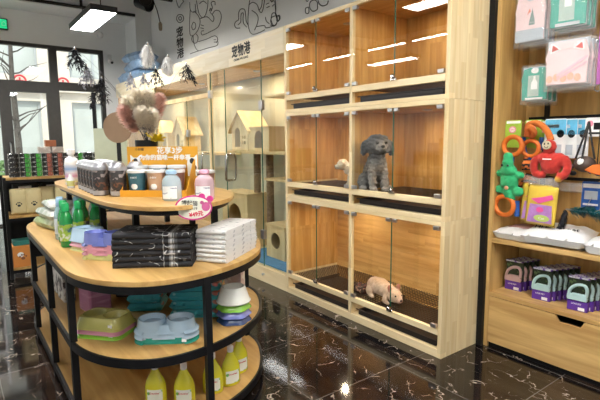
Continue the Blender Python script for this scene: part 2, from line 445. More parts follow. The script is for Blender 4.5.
# wall slabs between the openings
for i, y in enumerate(ys):
    fb.bx(-.3,0, y-.55, y+.35, -.12, 9.5)
for (a, b2) in ((2.7,3.5),(5.2,6.4),(8.1,9.5)):
    for y in ys: fb.bx(-.3, -.0, y+.35, y+1.85, a, b2)
fb.bx(-.3, 0, 9.65, 11, -.12, 9.5)
for z in (3.0, 5.8, 8.6): fb.bx(0, .18, -9.6, 11, z, z+.16)
fb.build('facade', STONE, bt, smooth=False)
PG = flat('shopfront_glass', (.50,.52,.48), .35, var=.1, vs=1); GR = flat('window_grey_frame', (.42,.44,.44), .5)
for (a, b2, c, d) in wins:
    f_ = MB(); t = .07
    f_.bx(-.22,-.1,a,a+t,c,d); f_.bx(-.22,-.1,b2-t,b2,c,d); f_.bx(-.22,-.1,a+t,b2-t,c,c+t); f_.bx(-.22,-.1,a+t,b2-t,d-t,d); f_.bx(-.22,-.1,(a+b2)/2-.03,(a+b2)/2+.03,c+t,d-t)
    wf = f_.build('window', GR, bt, smooth=False)
    MB().bx(-.18,-.15,a+t,b2-t,c+t,d-t).build('pane', PG, wf, smooth=False)
RED = flat('red_sign_paint', (.62,.04,.05), .5)
for y in (1.9, 3.1):
    sg = MB(); sg.torus((.22, y, 3.28), .16, .03, Matrix.Rotation(PI/2,3,'Y')); sg.box((.22,y,3.28),(.03,.2,.05)); sg.box((.22,y,3.28),(.03,.05,.2))
    sg.box((.12,y,3.28),(.2,.04,.04))
    sg.build('wall_sign', RED, bt)
# hedge planter on the far kerb
hg = thing('hedge_planter', 'low clipped green hedge in a pale trough in front of the building', 'planter', (-15.6,0,-.12))
MB().bx(-.25,.25,.2,4.4,0,.55).build('trough', STONE, hg, smooth=False, bevel=.02)
hb = MB()
for k in range(420):
    c = (R.uniform(-.26,.26), R.uniform(.25,4.35), R.uniform(.5,1.0)); M = Matrix.Rotation(R.uniform(0,6),3,'Z') @ Matrix.Rotation(R.uniform(0,3),3,'X')
    hb.ball(c, (.11,.07,.03), 6, 4, M)
hb.build('foliage', flat('hedge_leaf', (.16,.27,.10), .7, var=.3), hg)
# bare street tree
tr = thing('street_tree', 'slim bare tree on the pavement outside the shop windows', 'tree', (-13.2,1.35,-.12))
tb = MB(); tb.tube([(0,0,0),(.02,.01,1.5),(.05,-.02,3.0),(.1,.02,4.6)], [.09,.075,.055,.03])
BARK = flat('bark', (.10,.085,.07), .9, var=.3)
tb.build('trunk', BARK, tr)
bb = MB()
for k in range(26):
    z = R.uniform(1.7,4.4); a = R.uniform(0,2*PI); l = R.uniform(.6,1.5); p = Vector((.04,0,z)); pts=[p]
    for q in range(4): p = p+Vector((math.cos(a)*l/4, math.sin(a)*l/4, l*R.uniform(.05,.2))); a += R.uniform(-.4,.4); pts.append(p)
    bb.tube(pts, [.022,.017,.012,.008,.004], 5)
bb.build('branches', BARK, tr)

# ---- services under the ceiling
tag(MB().tube([(-8.55,-4.0,3.60),(-8.55,2.80,3.60)], .026, 8).tube([(-8.55,1.93,3.6),(-8.55,1.93,3.9)], .022, 8).tube([(-8.55,-1.93,3.6),(-8.55,-1.93,3.9)], .022, 8).build('ceiling_conduit', BLACKP),
    'long black conduit running just under the ceiling along the window recess', 'conduit')
exs = thing('exit_sign', 'small green lit emergency exit sign in a dark case above the door', 'sign', (-9.2,.80,3.31))
MB().bx(0,.05,-.13,.13,-.085,.085).build('case', BLACKP, exs, bevel=.006)
ep = MB().bx(.05,.055,-.115,.115,-.07,.07).build('lit_face', glow('exit_green', (.02,.55,.22), 1.1), exs, smooth=False)
text('arrow_and_figure', '←  ⌂', .10, PAPER, exs, (.0575,0,0), (PI/2,0,PI/2))
sp = thing('wall_speaker_dome', 'small white dome detector on the wall above the right window', 'detector', (-9.2,2.36,3.33))
MB().lathe([(.06,0),(.06,.02),(.045,.045),(.02,.055)], M=Matrix.Rotation(PI/2,3,'Y')).build('dome', WHITE, sp)
cm = thing('security_camera', 'small white security camera on the wall right of the window', 'camera', (-9.2,2.50,2.86))
MB().box((.03,0,.06),(.06,.06,.14)).build('mount', WHITE, cm, bevel=.008)
MB().lathe([(.035,-.07),(.04,-.05),(.04,.06),(.03,.07)], (.10,0,0), 16, Matrix.Rotation(PI/2+.3,3,'Y')).build('lens_barrel', WHITE, cm)
MB().ball((.178,0,-.03),.022).build('lens', BLACKP, cm)
# black spotlight cluster at the wall corner
tk = thing('spotlight_track', 'black spotlights clustered on a short rail under the ceiling in the corner', 'spotlight', (-6.95,2.55,3.44))
MB().box((0,.0,.20),(.9,.06,.05)).tube([(-.4,0,.2),(-.4,0,.46)],.012).tube([(.4,0,.2),(.4,0,.46)],.012).build('rail', BLACKM, tk)
for (dx,dy,ang,t) in ((-.30,-.05,.5,1.9),(.02,-.12,-.3,2.1),(.32,.02,.9,1.7)):
    M = Matrix.Rotation(ang,3,'Z') @ Matrix.Rotation(t,3,'Y')
    h = MB().lathe([(.05,-.13),(.085,-.10),(.10,.10),(.10,.13),(.088,.13),(.085,.11)], (dx,dy,.02), 20, M)
    h.tube([(dx,dy,.18),(dx,dy,.05)], .014); h.build('lamp_head', BLACKM, tk)
pl = thing('hanging_plug', 'brown socket on a black flex hanging against the grey wall', 'plug', (-8.05,3.0,3.62))
MB().tube([(-.12,-.02,.28),(-.10,0,.15),(.02,.01,-.02),(.10,.02,-.22)], .008, 6).build('flex', BLACKP, pl)
MB().lathe([(.022,-.11),(.03,-.08),(.03,.0),(.012,.03)], (.11,.02,-.25), 14).build('socket', flat('brown_bakelite',(.30,.22,.14),.5), pl)

# ---- hanging lamps
DIFF = glow('lamp_diffuser', (1,.985,.95), LAMP)
HOUS = flat('lamp_housing', (.05,.05,.06), .4)
def panel(loc, label, L_=1.25, W_=.30, group='hanging panel lamps'):
    t = thing('panel_lamp', label, 'lamp', loc, 0, group)
    h = MB(); z = .07
    h.bx(-L_/2,L_/2,-W_/2,W_/2,.012,z); h.bx(-L_/2,L_/2,-W_/2,-W_/2+.012,0,.012); h.bx(-L_/2,L_/2,W_/2-.012,W_/2,0,.012); h.bx(-L_/2,-L_/2+.012,-W_/2+.012,W_/2-.012,0,.012); h.bx(L_/2-.012,L_/2,-W_/2+.012,W_/2-.012,0,.012)
    h.build('housing', HOUS, t, smooth=False)
    MB().bx(-L_/2+.013,L_/2-.013,-W_/2+.013,W_/2-.013,.004,.0118).build('diffuser', DIFF, t, smooth=False)
    for s in (-1,1): MB().tube([(s*L_*.38,0,z),(s*L_*.38,0,3.9-loc[2])], .006, 6).lathe([(.03,0),(.02,.03)], (s*L_*.38,0,z), 12).build('suspension_wire', BLACKP, t)
    return t
pa = panel((-6.66,1.62,2.95), 'lit white panel lamp in a dark case hanging near the window recess', 1.22, .31)
for i, (x, y, lb) in enumerate([(-6.9,.15,'panel lamp hanging over the gondola aisle behind the left frame edge'),(-3.29,.28,'panel lamp hanging straight above the display table'),(-.9,.3,'panel lamp hanging above the viewer'),
        (-.6,1.75,'panel lamp hanging in front of the toy wall'),(-.6,-2.4,'panel lamp in the front right of the shop'),(1.6,.4,'panel lamp nearest the right wall'),(-6.6,-2.4,'panel lamp in the far front corner')]):
    dup(pa, (x,y,2.95), label=lb)
tt = thing('tube_lamp', 'slim tube lamp hanging in the row behind the viewer, first of four', 'lamp', (-8.1,-1.2,2.95), 0, 'hanging tube lamps')
MB().bx(-.42,.42,-.03,.03,.012,.06).build('housing', HOUS, tt, smooth=False)
MB().bx(-.41,.41,-.025,.025,0,.0118).build('diffuser', DIFF, tt, smooth=False)
for s in (-1,1): MB().tube([(s*.3,0,.06),(s*.3,0,.95)], .005, 6).build('suspension_wire', BLACKP, tt)
for x, n in ((-6.85,'second'),(-5.65,'third'),(-4.65,'last')): dup(tt, (x,-1.2,2.95), label='slim tube lamp hanging in the row behind the viewer, %s of four' % n)

# ================================================================ PET CAGES
TRAY = flat('black_tray', (.022,.018,.018), .4); GRATE = flat('brown_wire_grate', (.10,.06,.04), .45, metal=.3)
LEDM = glow('downlight_lens', (1,.86,.66), 30)
HW = .857
def cage(label, z0, h, zr0, zr1, slot0, divided, floorh):
    """h: total height; slot0..zr0 is the tray slot, zr0..zr1 the front rail"""
    t = thing('pet_cage_unit', label, 'pet cage', (-2.599,2.4165,z0), 0, 'stacked glass fronted pet cages')
    D = .62; T = .03
    for s in (-1,1):
        x0, x1 = (-HW, -HW+T) if s < 0 else (HW-T, HW)
        MB().bx(x0,x1,0,D,0,h-.001).build('side_panel', PINE, t, bevel=.002)
        a, b2 = (x1, x1+.004) if s < 0 else (x0-.004, x0)
        MB().bx(a,b2,.03,D-.02,zr1,h-T).build('side_warm_sheet', LINER, t, smooth=False)  # thin added sheet, gives the pine side its warm lit colour
    MB().bx(-HW+T,HW-T,D-.02,D,0,h-.001).build('back_panel', WARMLITH if not divided else LINER, t, smooth=False)
    MB().bx(-HW+T,HW-T,0,D-.02,h-T,h-.001).build('top_board', PINEH, t, bevel=.002)
    MB().bx(-HW+T,HW-T,.02,D-.02,h-T-.004,h-T).build('top_warm_sheet', WARMLITH, t, smooth=False)  # added sheet under the board, warm lamp tone in its colour
    MB().bx(-HW+T,HW-T,0,D-.02,0,slot0).build('bottom_board', PINEH, t, bevel=.002)
    MB().bx(-HW+T,-.015,0,.03,zr0,zr1).build('front_rail', PINEH, t, bevel=.003)
    MB().bx(.015,HW-T,0,.03,zr0,zr1).build('front_rail', PINEH, t, bevel=.003)
    MB().bx(-.015,.015,0,.03,slot0,h-T).build('centre_post', PINE, t, bevel=.002)
    if divided: MB().bx(-.010,.010,.03,D-.02,slot0,h-T-.004).build('partition', LINER, t, smooth=False)
    else: MB().bx(-.010,.010,.03,D-.02,slot0,zr0).build('tray_runner', PINE, t, smooth=False)
    for s in (-1,1):
        a, b2 = (-HW+T+.004, -.012) if s < 0 else (.012, HW-T-.004)
        # pull-out tray
        tb = MB(); tz = slot0+.004; th = min(.042, zr0-slot0-.03)
        a2, b3 = a+.06, b2-.03
        tb.bx(a2,b3,.03,D-.06,tz+.006,tz+.012); tb.bx(a2,b3,.03,.036,tz,tz+th); tb.bx(a2,a2+.006,.036,D-.06,tz,tz+th); tb.bx(b3-.006,b3,.036,D-.06,tz,tz+th); tb.bx(a2-.02,b3+.02,.018,.03,tz+th-.006,tz+th)
        tb.build('waste_tray', TRAY, t, smooth=False)
        # wire floor
        g = MB(); zz = zr0+floorh
        nx = 30
        for k in range(nx+1):
            x = a+.01+(b2-a-.02)*k/nx; g.bx(x-.0018,x+.0018,.034,D-.03,zz,zz+.0035)
        for k in range(20):
            y = .036+(D-.075)*k/19; g.bx(a+.004,b2-.004,y-.0018,y+.0018,zz-.0035,zz)
        g.build('wire_floor', GRATE, t, smooth=False)
        # glass doors, two to a cage
        mid = (a+b2)/2
        for q, (c, d) in enumerate(((a,mid-.002),(mid+.002,b2))):
            z1, z2 = zr1+.004, h-T-.004
            dr = MB().bx(c,d,.004,.009,z1,z2).build('glass_door', GLASS, t, smooth=False)
            e = MB(); ex = d if q == 0 else c
            e.bx(ex-.0011,ex+.0011,.0038,.0092,z1,z2); e.build('polished_edge', GEDGE, dr, smooth=False)
            hx = c+.028 if q == 0 else d-.028
            for hz in (z2-.012, z1+.012):
                MB().box((hx,.003,hz),(.045,.022,.026)).build('hinge_clamp', STEEL, dr, bevel=.003)
            ix = d-.026 if q == 0 else c+.026
            MB().box((ix,.003,z2-.010),(.040,.020,.024)).build('catch_clamp', STEEL, dr, bevel=.003)
            if q == 1:
                lk = MB().lathe([(.012,0),(.012,.012),(.016,.012),(.016,.026),(.009,.032)], (c+.002,.002,z1+.02), 16, Matrix.Rotation(PI/2,3,'X'))
                lk.box((c+.002,-.004,z1+.004),(.05,.016,.016)); lk.build('door_lock', CHROME, dr, bevel=.001)
        # downlight in the cage roof
        MB().lathe([(.035,h-T-.0045),(.035,h-T-.010),(.028,h-T-.010)], (mid+.05,.30,0), 20).build('downlight_ring', STEEL, t)
        MB().lathe([(.027,h-T-.0050),(.027,h-T-.0095)], (mid+.05,.30,0), 20).build('downlight_lens', LEDM, t)
        ll = bpy.data.lights.new('downlight','AREA'); ll.shape = 'DISK'; ll.size = .05; ll.energy = CAGE; ll.color = (1,.80,.55)
        lo = bpy.data.objects.new('downlight', ll); COL.objects.link(lo); lo.parent = t; lo.location = (mid+.05,.30,h-T-.013)
    return t
cage('lowest pale wood pet cage unit, undivided inside, a pale puppy on its wire floor', 0, .892, .150, .192, .055, False, .020)
cage('middle pale wood pet cage unit with two glass doored bays, grey dog inside', .892, .753, .100, .142, .030, True, .022)
cage('topmost pale wood pet cage unit with two empty glass doored bays', 1.645, .745, .105, .150, .028, True, .022)

# ================================================================ GLASS CAT ROOM
X0, X1 = -8.58, -3.46
cr = thing('glass_cat_room', 'long pale wood and glass cat room left of the pet cages', 'cat room', (0,0,0))
MB().bx(X0,X1,2.4165,2.445,2.165,2.39).build('fascia_board', FASC, cr, bevel=.002)
MB().bx(X0,X1,2.445,3.09,2.36,2.39).build('roof_board', PINEH, cr, smooth=False)
MB().bx(X0,X1,2.445,3.07,2.166,2.18).build('roof_lining', WARMLITH, cr, smooth=False)
MB().bx(X0,X1,2.4165,2.44,0,.15).build('plinth_board', PINEH, cr, bevel=.002)
MB().bx(X0,X1,2.44,3.09,.10,.15).build('floor_board', PINEH, cr, smooth=False)
MB().bx(X0,X1,3.07,3.095,.15,2.16).build('back_wall_panel', flat('pale_green_panel', (.58,.56,.43), .35, var=.04, vs=2, coat=.3), cr, smooth=False)
MB().bx(-3.485,X1,2.445,3.07,.15,2.16).build('end_panel', LINER, cr, smooth=False)
MB().bx(X0,X0+.02,2.445,3.07,.15,2.16).build('end_panel', LINER, cr, smooth=False)
for x in (-4.97, -6.75, -8.2):
    MB().bx(x-.025,x+.025,2.42,2.46,.15,2.165).build('frame_post', VILLA, cr, bevel=.002)
MB().bx(-8.2+.025,-6.775,2.42,2.46,1.90,1.95).build('crossbar', VILLA, cr, bevel=.002)
MB().bx(-6.725,-4.995,2.42,2.46,1.90,1.95).build('crossbar', VILLA, cr, bevel=.002)
def gpanel(name, a, b2, z1=.16, z2=2.16, handle=None, hinge=None, mats=GLASSG):
    p = MB().bx(a,b2,2.430,2.438,z1,z2).build(name, mats, cr, smooth=False)
    MB().bx(a-.003,a+.003,2.4298,2.4382,z1,z2).build('polished_edge', GEDGE, p, smooth=False)
    if handle:
        hx = handle; MB().tube([(hx,2.43,.92+.06),(hx,2.385,.92+.06),(hx,2.37,.99),(hx,2.37,1.20),(hx,2.385,1.26),(hx,2.43,1.26)], .014, 10).tube([(hx,2.438,.98),(hx,2.475,.98),(hx,2.49,1.02),(hx,2.49,1.22),(hx,2.475,1.26),(hx,2.438,1.26)], .011, 10).build('handle', CHROME, p)
    for (hx, hz) in hinge or []:
        MB().box((hx,2.434,hz),(.06,.035,.09)).build('hinge', STEEL, p, bevel=.003)
    return p
gpanel('fixed_pane', -3.865, -3.487, hinge=[(-3.868,1.74),(-3.868,.48)])
gpanel('glass_door', -4.60, -3.872, handle=-4.50)
gpanel('fixed_pane', -4.94, -4.605, hinge=[(-4.955,1.93)])
gpanel('glass_door', -5.62, -5.00, z2=1.9, handle=-5.10, hinge=[(-5.6,1.5)])
gpanel('fixed_pane', -6.72, -5.63, z2=1.9)
gpanel('fixed_pane', -8.17, -6.78, z2=1.9)
gpanel('fixed_pane', -6.72, -5.0, z1=1.952)
gpanel('fixed_pane', -8.17, -6.78, z1=1.952)
# knob of the plinth drawer
MB().lathe([(.008,0),(.008,.015),(.014,.018),(.012,.026)], (-3.84,2.4165,.085), 12, Matrix.Rotation(PI/2,3,'X')).build('drawer_knob', STEEL, cr)
# wooden ledge inside, warm strip light over it
MB().bx(-4.95,-3.49,2.62,3.07,1.262,1.292).build('ledge', VILLA, cr, bevel=.002)
MB().bx(-8.1,-5.4,2.70,3.07,1.222,1.252).build('ledge', VILLA, cr, bevel=.002)
MB().bx(-4.20,-3.49,2.66,3.07,.985,1.01).build('ledge', VILLA, cr, bevel=.002)
MB().bx(-4.06,-3.49,2.60,3.07,1.83,1.85).build('ledge', VILLA, cr, bevel=.002)
for (x, z) in ((-4.5,2.16),(-5.9,2.16),(-7.4,2.16)):
    MB().lathe([(.04,z+.006),(.04,z-.004),(.03,z-.004)], (x,2.78,0), 18).build('downlight_ring', STEEL, cr)
    MB().lathe([(.029,z+.004),(.029,z-.003)], (x,2.78,0), 18).build('downlight_lens', LEDM, cr)
    ll = bpy.data.lights.new('downlight','AREA'); ll.shape = 'DISK'; ll.size = .06; ll.energy = 6; ll.color = (1,.80,.54)
    lo = bpy.data.objects.new('downlight', ll); COL.objects.link(lo); lo.parent = cr; lo.location = (x,2.78,z-.012)

# cat houses on the ledges
def arch(w, h, n=10): return [(-w/2,0)]+[(w/2*math.cos(PI-PI*i/n), h-w/2+w/2*math.sin(PI-PI*i/n)) for i in range(n+1)]+[(w/2,0)]
def front_with_hole(mb, outline, holes, y0, y1):
    """a board in the xz plane with openings, via bmesh triangulation"""
    bm = bmesh.new()
    edges = []
    for ol in [outline]+holes:
        vs = [bm.verts.new((x, y0, z)) for x, z in ol]
        edges += [bm.edges.new((vs[i], vs[(i+1)%len(vs)])) for i in range(len(vs))]
    bmesh.ops.triangle_fill(bm, edges=edges, use_beauty=True)
    bm.verts.ensure_lookup_table(); bm.faces.ensure_lookup_table()
    vs = [v.co.copy() for v in bm.verts]; fs = [tuple(v.index for v in f.verts) for f in bm.faces]
    bm.verts.index_update(); fs = [tuple(v.index for v in f.verts) for f in bm.faces]
    mb.add(vs, fs); mb.add([(v.x, y1, v.z) for v in vs], fs)
    for ol in [outline]+holes:
        n = len(ol); mb.add([(x,y0,z) for x,z in ol]+[(x,y1,z) for x,z in ol], [(i,(i+1)%n,(i+1)%n+n,i+n) for i in range(n)])
    bm.free()
def shift(ol, dx, dz): return [(x+dx, z+dz) for x, z in ol]
def cat_house(label, loc, w=.30, h=.30, pk=.20, d=.26, wing=.42, rz=0):
    t = thing('cat_house', label, 'cat house', loc, rz, 'wooden cat houses')
    a = MB(); sq = [(-.02,-.02),(.02,-.02),(.02,.02),(-.02,.02)]
    holes = [shift(arch(.12,.22),-.05,.04)]
    for dx in (.065,.115):
        for dz in (.09,.15): holes.append(shift([(x*.8,z*.9) for x,z in sq],dx,dz))
    front_with_hole(a, [(-w/2,0),(w/2,0),(w/2,h),(0,h+pk),(-w/2,h)], holes, 0, .012); a.build('gable_front', VILLA, t, smooth=False)
    MB().bx(-w/2,-w/2+.012,.012,d,0,h).bx(w/2-.012,w/2,.012,d,0,h).bx(-w/2+.012,w/2-.012,d-.012,d,0,h).build('walls', VILLA, t, smooth=False)
    r = MB()
    for s in (-1,1):
        e = [(0,h+pk+.012),(s*(w/2+.05),h-.055),(s*(w/2+.05),h-.075),(0,h+pk-.008)]
        r.loops([[(x,-.03,z) for x,z in e],[(x,d+.02,z) for x,z in e]])
    r.build('roof', VILLA, t, smooth=False)
    if wing:
        b = MB(); front_with_hole(b, [(w/2+.002,0),(w/2+wing,0),(w/2+wing,h-.03),(w/2+.002,h-.03)], [shift(arch(.16,.19,12),w/2+wing/2+.0,.03)], .01, .022)
        b.bx(w/2+.002,w/2+wing,d-.012,d,0,h-.03); b.bx(w/2+wing-.012,w/2+wing,.022,d-.012,0,h-.03); b.build('wing', VILLA, t, smooth=False)
        MB().bx(w/2+.051,w/2+wing+.02,-.01,d+.01,h-.03,h-.012).build('wing_roof', VILLA, t, smooth=False)
    return t
cat_house('plywood cat house with pitched roof and wing on the ledge behind the glass door', (-4.74,2.68,1.293), w=.36, h=.27, pk=.17)
cat_house('plywood cat house seen through the left panes behind the feather wands', (-6.6,2.72,1.253), w=.34, h=.30, pk=.20, wing=0)
cat_house('small far plywood cat house beside the left end of the cat room', (-7.55,2.72,1.253), w=.34, h=.30, pk=.18, wing=.3)
# lower play box with round openings, posts
def play_box(label, loc, w, h, d, rh, group='play boxes with round openings'):
    t = thing('cat_play_box', label, 'cat play box', loc, 0, group)
    a = MB(); hole = [(rh*math.cos(2*PI*i/20), h*.55+rh*math.sin(2*PI*i/20)) for i in range(20)]
    front_with_hole(a, [(-w/2,0),(w/2,0),(w/2,h),(-w/2,h)], [hole], 0, .015); a.build('front_panel', VILLA, t, smooth=False)
    MB().bx(-w/2,-w/2+.015,.015,d,0,h).bx(w/2-.015,w/2,.015,d,0,h).bx(-w/2+.015,w/2-.015,d-.015,d,0,h).build('walls', VILLA, t, smooth=False)
    MB().bx(-w/2-.01,w/2+.01,-.01,d,h,h+.018).build('lid', VILLA, t, smooth=False, bevel=.002)
    return t
play_box('small plywood play box with a round hole on the blue mat', (-4.0,2.66,.171), .34, .34, .32, .085)
play_box('wide plywood play box with a big round hole behind the glass door', (-4.98,2.72,.151), .62, .62, .30, .16)
play_box('plywood play box low in the left bay of the cat room', (-6.6,2.72,.151), .7, .5, .3, .15)
SIS = wood('sisal_rope', (.30,.20,.12), (.17,.11,.06), axis=0, scale=3, rough=.9)
for i, (x, y, z0, z1, lb) in enumerate([(-4.66,2.86,.79,1.26,'brown scratching post left of the cat room ledge pair'),(-4.36,2.84,.151,1.26,'tall brown scratching post behind the cat room door'),(-3.86,2.85,1.292,1.829,'brown scratching post standing on the upper ledge by the hinge'),(-3.75,2.85,.55,.984,'brown scratching post under the lower ledge')]):
    if i == 3: z0 = .151; x = -3.62
    p = thing('scratching_post', lb, 'scratching post', (x,y,z0), 0, 'scratching posts in the cat room')
    MB().lathe([(.042,.0),(.042,z1-z0)], (0,0,0), 18).build('rope_post', SIS, p); MB().lathe([(.06,0),(.06,.012),(.0425,.012)], (0,0,0), 18).build('base_ring', VILLA, p)
tag(MB().bx(-4.5,-3.5,2.48,3.0,.152,.170).build('floor_mat', flat('blue_mat', (.10,.28,.52), .8, var=.15, vs=20), bevel=.003), 'bright blue mat on the floor of the cat room', 'mat')

# ================================================================ WALL LETTERING AND DRAWINGS
PERSON = [[(-6.66,3.46),(-6.63,3.35),(-6.58,3.25),(-6.48,3.18),(-6.37,3.2),(-6.3,3.3),(-6.28,3.38)],[(-6.56,3.39),(-6.44,3.4),(-6.33,3.34)],[(-6.71,3.42),(-6.69,3.3),(-6.62,3.24)],[(-6.9,3.49),(-6.89,3.38),(-6.79,3.32),(-6.68,3.32)],[(-6.89,3.38),(-6.93,3.21),(-6.93,3.03),(-6.82,2.99),(-6.64,3.04),(-6.56,3.15),(-6.65,3.26),(-6.77,3.33)],[(-6.8,3.18),(-6.86,3.13),(-6.81,3.07),(-6.72,3.09),(-6.73,3.15),(-6.8,3.18)],[(-6.56,3.18),(-6.33,3.16),(-6.16,3.06),(-6.12,3.11),(-6.23,3.2)],[(-6.16,3.16),(-6.07,3.19),(-5.94,3.15),(-5.9,3.06),(-6.0,2.96),(-6.25,2.94),(-6.5,2.94),(-6.54,2.99)],[(-6.54,3.09),(-6.45,3.06)],[(-6.55,3.05),(-6.45,3.02)],[(-6.53,3.0),(-6.45,2.99)],[(-6.82,2.99),(-6.88,2.95),(-6.81,2.88),(-6.69,2.87),(-6.65,2.94),(-6.71,2.99)],[(-6.82,2.99),(-6.81,2.89),(-6.73,2.78),(-6.65,2.74)],[(-6.64,2.87),(-6.38,2.86),(-6.11,2.86),(-6.02,2.8),(-6.07,2.76)],[(-6.02,2.77),(-6.05,2.72),(-6.33,2.73),(-6.79,2.74),(-6.95,2.74)],[(-6.14,2.81),(-6.07,2.8)],[(-6.14,2.78),(-6.07,2.77)],[(-6.22,3.23),(-6.15,3.24),(-6.19,3.32),(-6.08,3.31),(-6.07,3.26)],[(-6.25,3.23),(-6.2,3.25),(-6.18,3.21),(-6.24,3.22),(-6.25,3.23)]]
CAT = [[(-5.4,2.83),(-5.5,2.85),(-5.54,2.9),(-5.5,2.93),(-5.43,2.94),(-5.43,3.01),(-5.39,3.05),(-5.33,3.05),(-5.27,3.02),(-5.25,2.95),(-5.24,2.88),(-5.19,2.82)],[(-5.45,2.88),(-5.38,2.9),(-5.37,2.97),(-5.35,3.0),(-5.31,2.99),(-5.32,2.92),(-5.3,2.86),(-5.23,2.81)],[(-5.15,3.11),(-5.18,3.0),(-5.2,2.87),(-5.17,2.76),(-5.1,2.7),(-4.96,2.69),(-4.82,2.7)],[(-5.17,3.06),(-5.08,3.07),(-4.98,3.02),(-4.94,2.95),(-4.89,2.91),(-4.85,2.94),(-4.81,3.04)],[(-5.1,2.98),(-5.0,2.92),(-4.96,2.86),(-4.99,2.79),(-5.05,2.74)],[(-4.59,2.98),(-4.58,2.89),(-4.59,2.82)],[(-4.58,2.81),(-4.66,2.81),(-4.69,2.77),(-4.65,2.71),(-4.58,2.71),(-4.56,2.75),(-4.58,2.81)],[(-4.58,2.8),(-4.51,2.8),(-4.5,2.76),(-4.54,2.74),(-4.57,2.76)],[(-4.99,2.77),(-4.83,2.75),(-4.8,2.72),(-4.73,2.71),(-4.63,2.71)],[(-4.8,2.84),(-4.78,2.79),(-4.72,2.75)],[(-4.78,2.98),(-4.72,2.98)],[(-4.77,2.94),(-4.71,2.94)],[(-4.67,2.98),(-4.62,2.98)],[(-4.65,2.93),(-4.61,2.94)],[(-4.93,2.95),(-4.88,2.98),(-4.86,3.05)]]
VINE = [[(-3.97,2.73),(-3.97,2.72),(-3.98,2.71),(-4.0,2.71),(-4.02,2.72),(-4.03,2.73),(-4.03,2.75),(-4.03,2.76),(-4.02,2.77),(-4.0,2.77),(-3.98,2.77),(-3.97,2.75),(-3.97,2.73)],[(-3.83,2.75),(-3.83,2.72),(-3.86,2.71),(-3.89,2.71),(-3.92,2.72),(-3.95,2.75),(-3.96,2.78),(-3.95,2.81),(-3.92,2.82),(-3.89,2.82),(-3.86,2.81),(-3.83,2.78),(-3.83,2.75)],[(-3.82,2.8),(-3.8,2.76),(-3.75,2.73),(-3.68,2.73),(-3.66,2.76)],[(-4.02,2.85),(-4.0,2.83),(-3.98,2.84)],[(-4.55,2.77),(-4.56,2.74),(-4.58,2.72),(-4.62,2.71),(-4.65,2.73),(-4.67,2.76),(-4.68,2.79),(-4.67,2.83),(-4.65,2.85),(-4.62,2.85),(-4.58,2.83),(-4.56,2.8),(-4.55,2.77)],[(-4.6,2.98),(-4.59,2.9),(-4.58,2.81)],[(-4.7,2.73),(-4.63,2.71)],[(-4.51,2.77),(-4.51,2.76),(-4.52,2.75),(-4.54,2.75),(-4.55,2.76),(-4.56,2.77),(-4.56,2.78),(-4.56,2.79),(-4.55,2.8),(-4.54,2.8),(-4.52,2.79),(-4.51,2.78),(-4.51,2.77)],[(-4.69,3.01),(-4.66,2.98),(-4.63,2.99)]]
ICONS = [[(-7.14,3.3),(-7.17,3.28),(-7.22,3.27),(-7.29,3.27),(-7.36,3.29),(-7.41,3.33),(-7.43,3.36),(-7.4,3.39),(-7.35,3.4),(-7.28,3.39),(-7.21,3.37),(-7.16,3.34),(-7.14,3.3)],[(-7.23,3.32),(-7.24,3.31),(-7.26,3.3),(-7.29,3.31),(-7.31,3.31),(-7.33,3.33),(-7.34,3.34),(-7.33,3.36),(-7.31,3.36),(-7.28,3.36),(-7.25,3.35),(-7.24,3.34),(-7.23,3.32)],[(-7.41,3.64),(-7.36,3.55),(-7.3,3.5),(-7.23,3.53),(-7.13,3.55),(-7.16,3.58)]]
def wall_lines(name, strokes, label, r=.0048):
    mb = MB()
    for st in strokes:
        p = catmull([(x,z) for x,z in st], 4) if len(st) > 2 else st
        mb.tube([(x,3.0975,z) for x,z in p], r, 6)
    return tag(mb.build(name, INK), label, 'wall drawing')
wall_lines('person_drawing', PERSON, 'black line drawing of a seated figure on the grey wall beside the column of characters')
wall_lines('cat_drawing', CAT, 'black line drawing of a fat cat with a curled tail above the fascia')
wall_lines('vine_drawing', VINE, 'looping black line drawing running along the wall above the pet cages')
wall_lines('icon_drawing', ICONS, 'small outline icons above the column of characters on the grey wall', .006)
tag(MB().lathe([(.05,0),(.06,.01),(.03,.02)], (-2.95+.02,3.09,2.66), 12, Matrix.Rotation(PI/2,3,'X')).build('green_badge', flat('leaf_green',(.25,.55,.05))), 'small green leaf mark on the wall drawing above the cages', 'wall drawing')
vt = thing('wall_characters', 'column of three bold black characters painted on the grey wall', 'lettering', (-7.33,3.098,2.96))
for ch, z in (('宠',.165),('物',.0),('港',-.165)): text('character', ch, .165, INK, vt, (0,0,z), bold=.004, sx=1.7)
text('emblem', '喵', .12, flat('dark_green_ink',(.03,.12,.05)), vt, (-.03,0,-.35), bold=.003, sx=1.6)
ft = thing('fascia_lettering', 'three bold black characters with a small line below on the pale fascia board', 'lettering', (-4.21,2.4155,2.285))
text('shop_characters', '宠物港', .125, INK, ft, (0,0,.012), bold=.004)
text('small_line', 'CHONG WU GANG', .032, INK, ft, (0,0,-.065), bold=.0005)

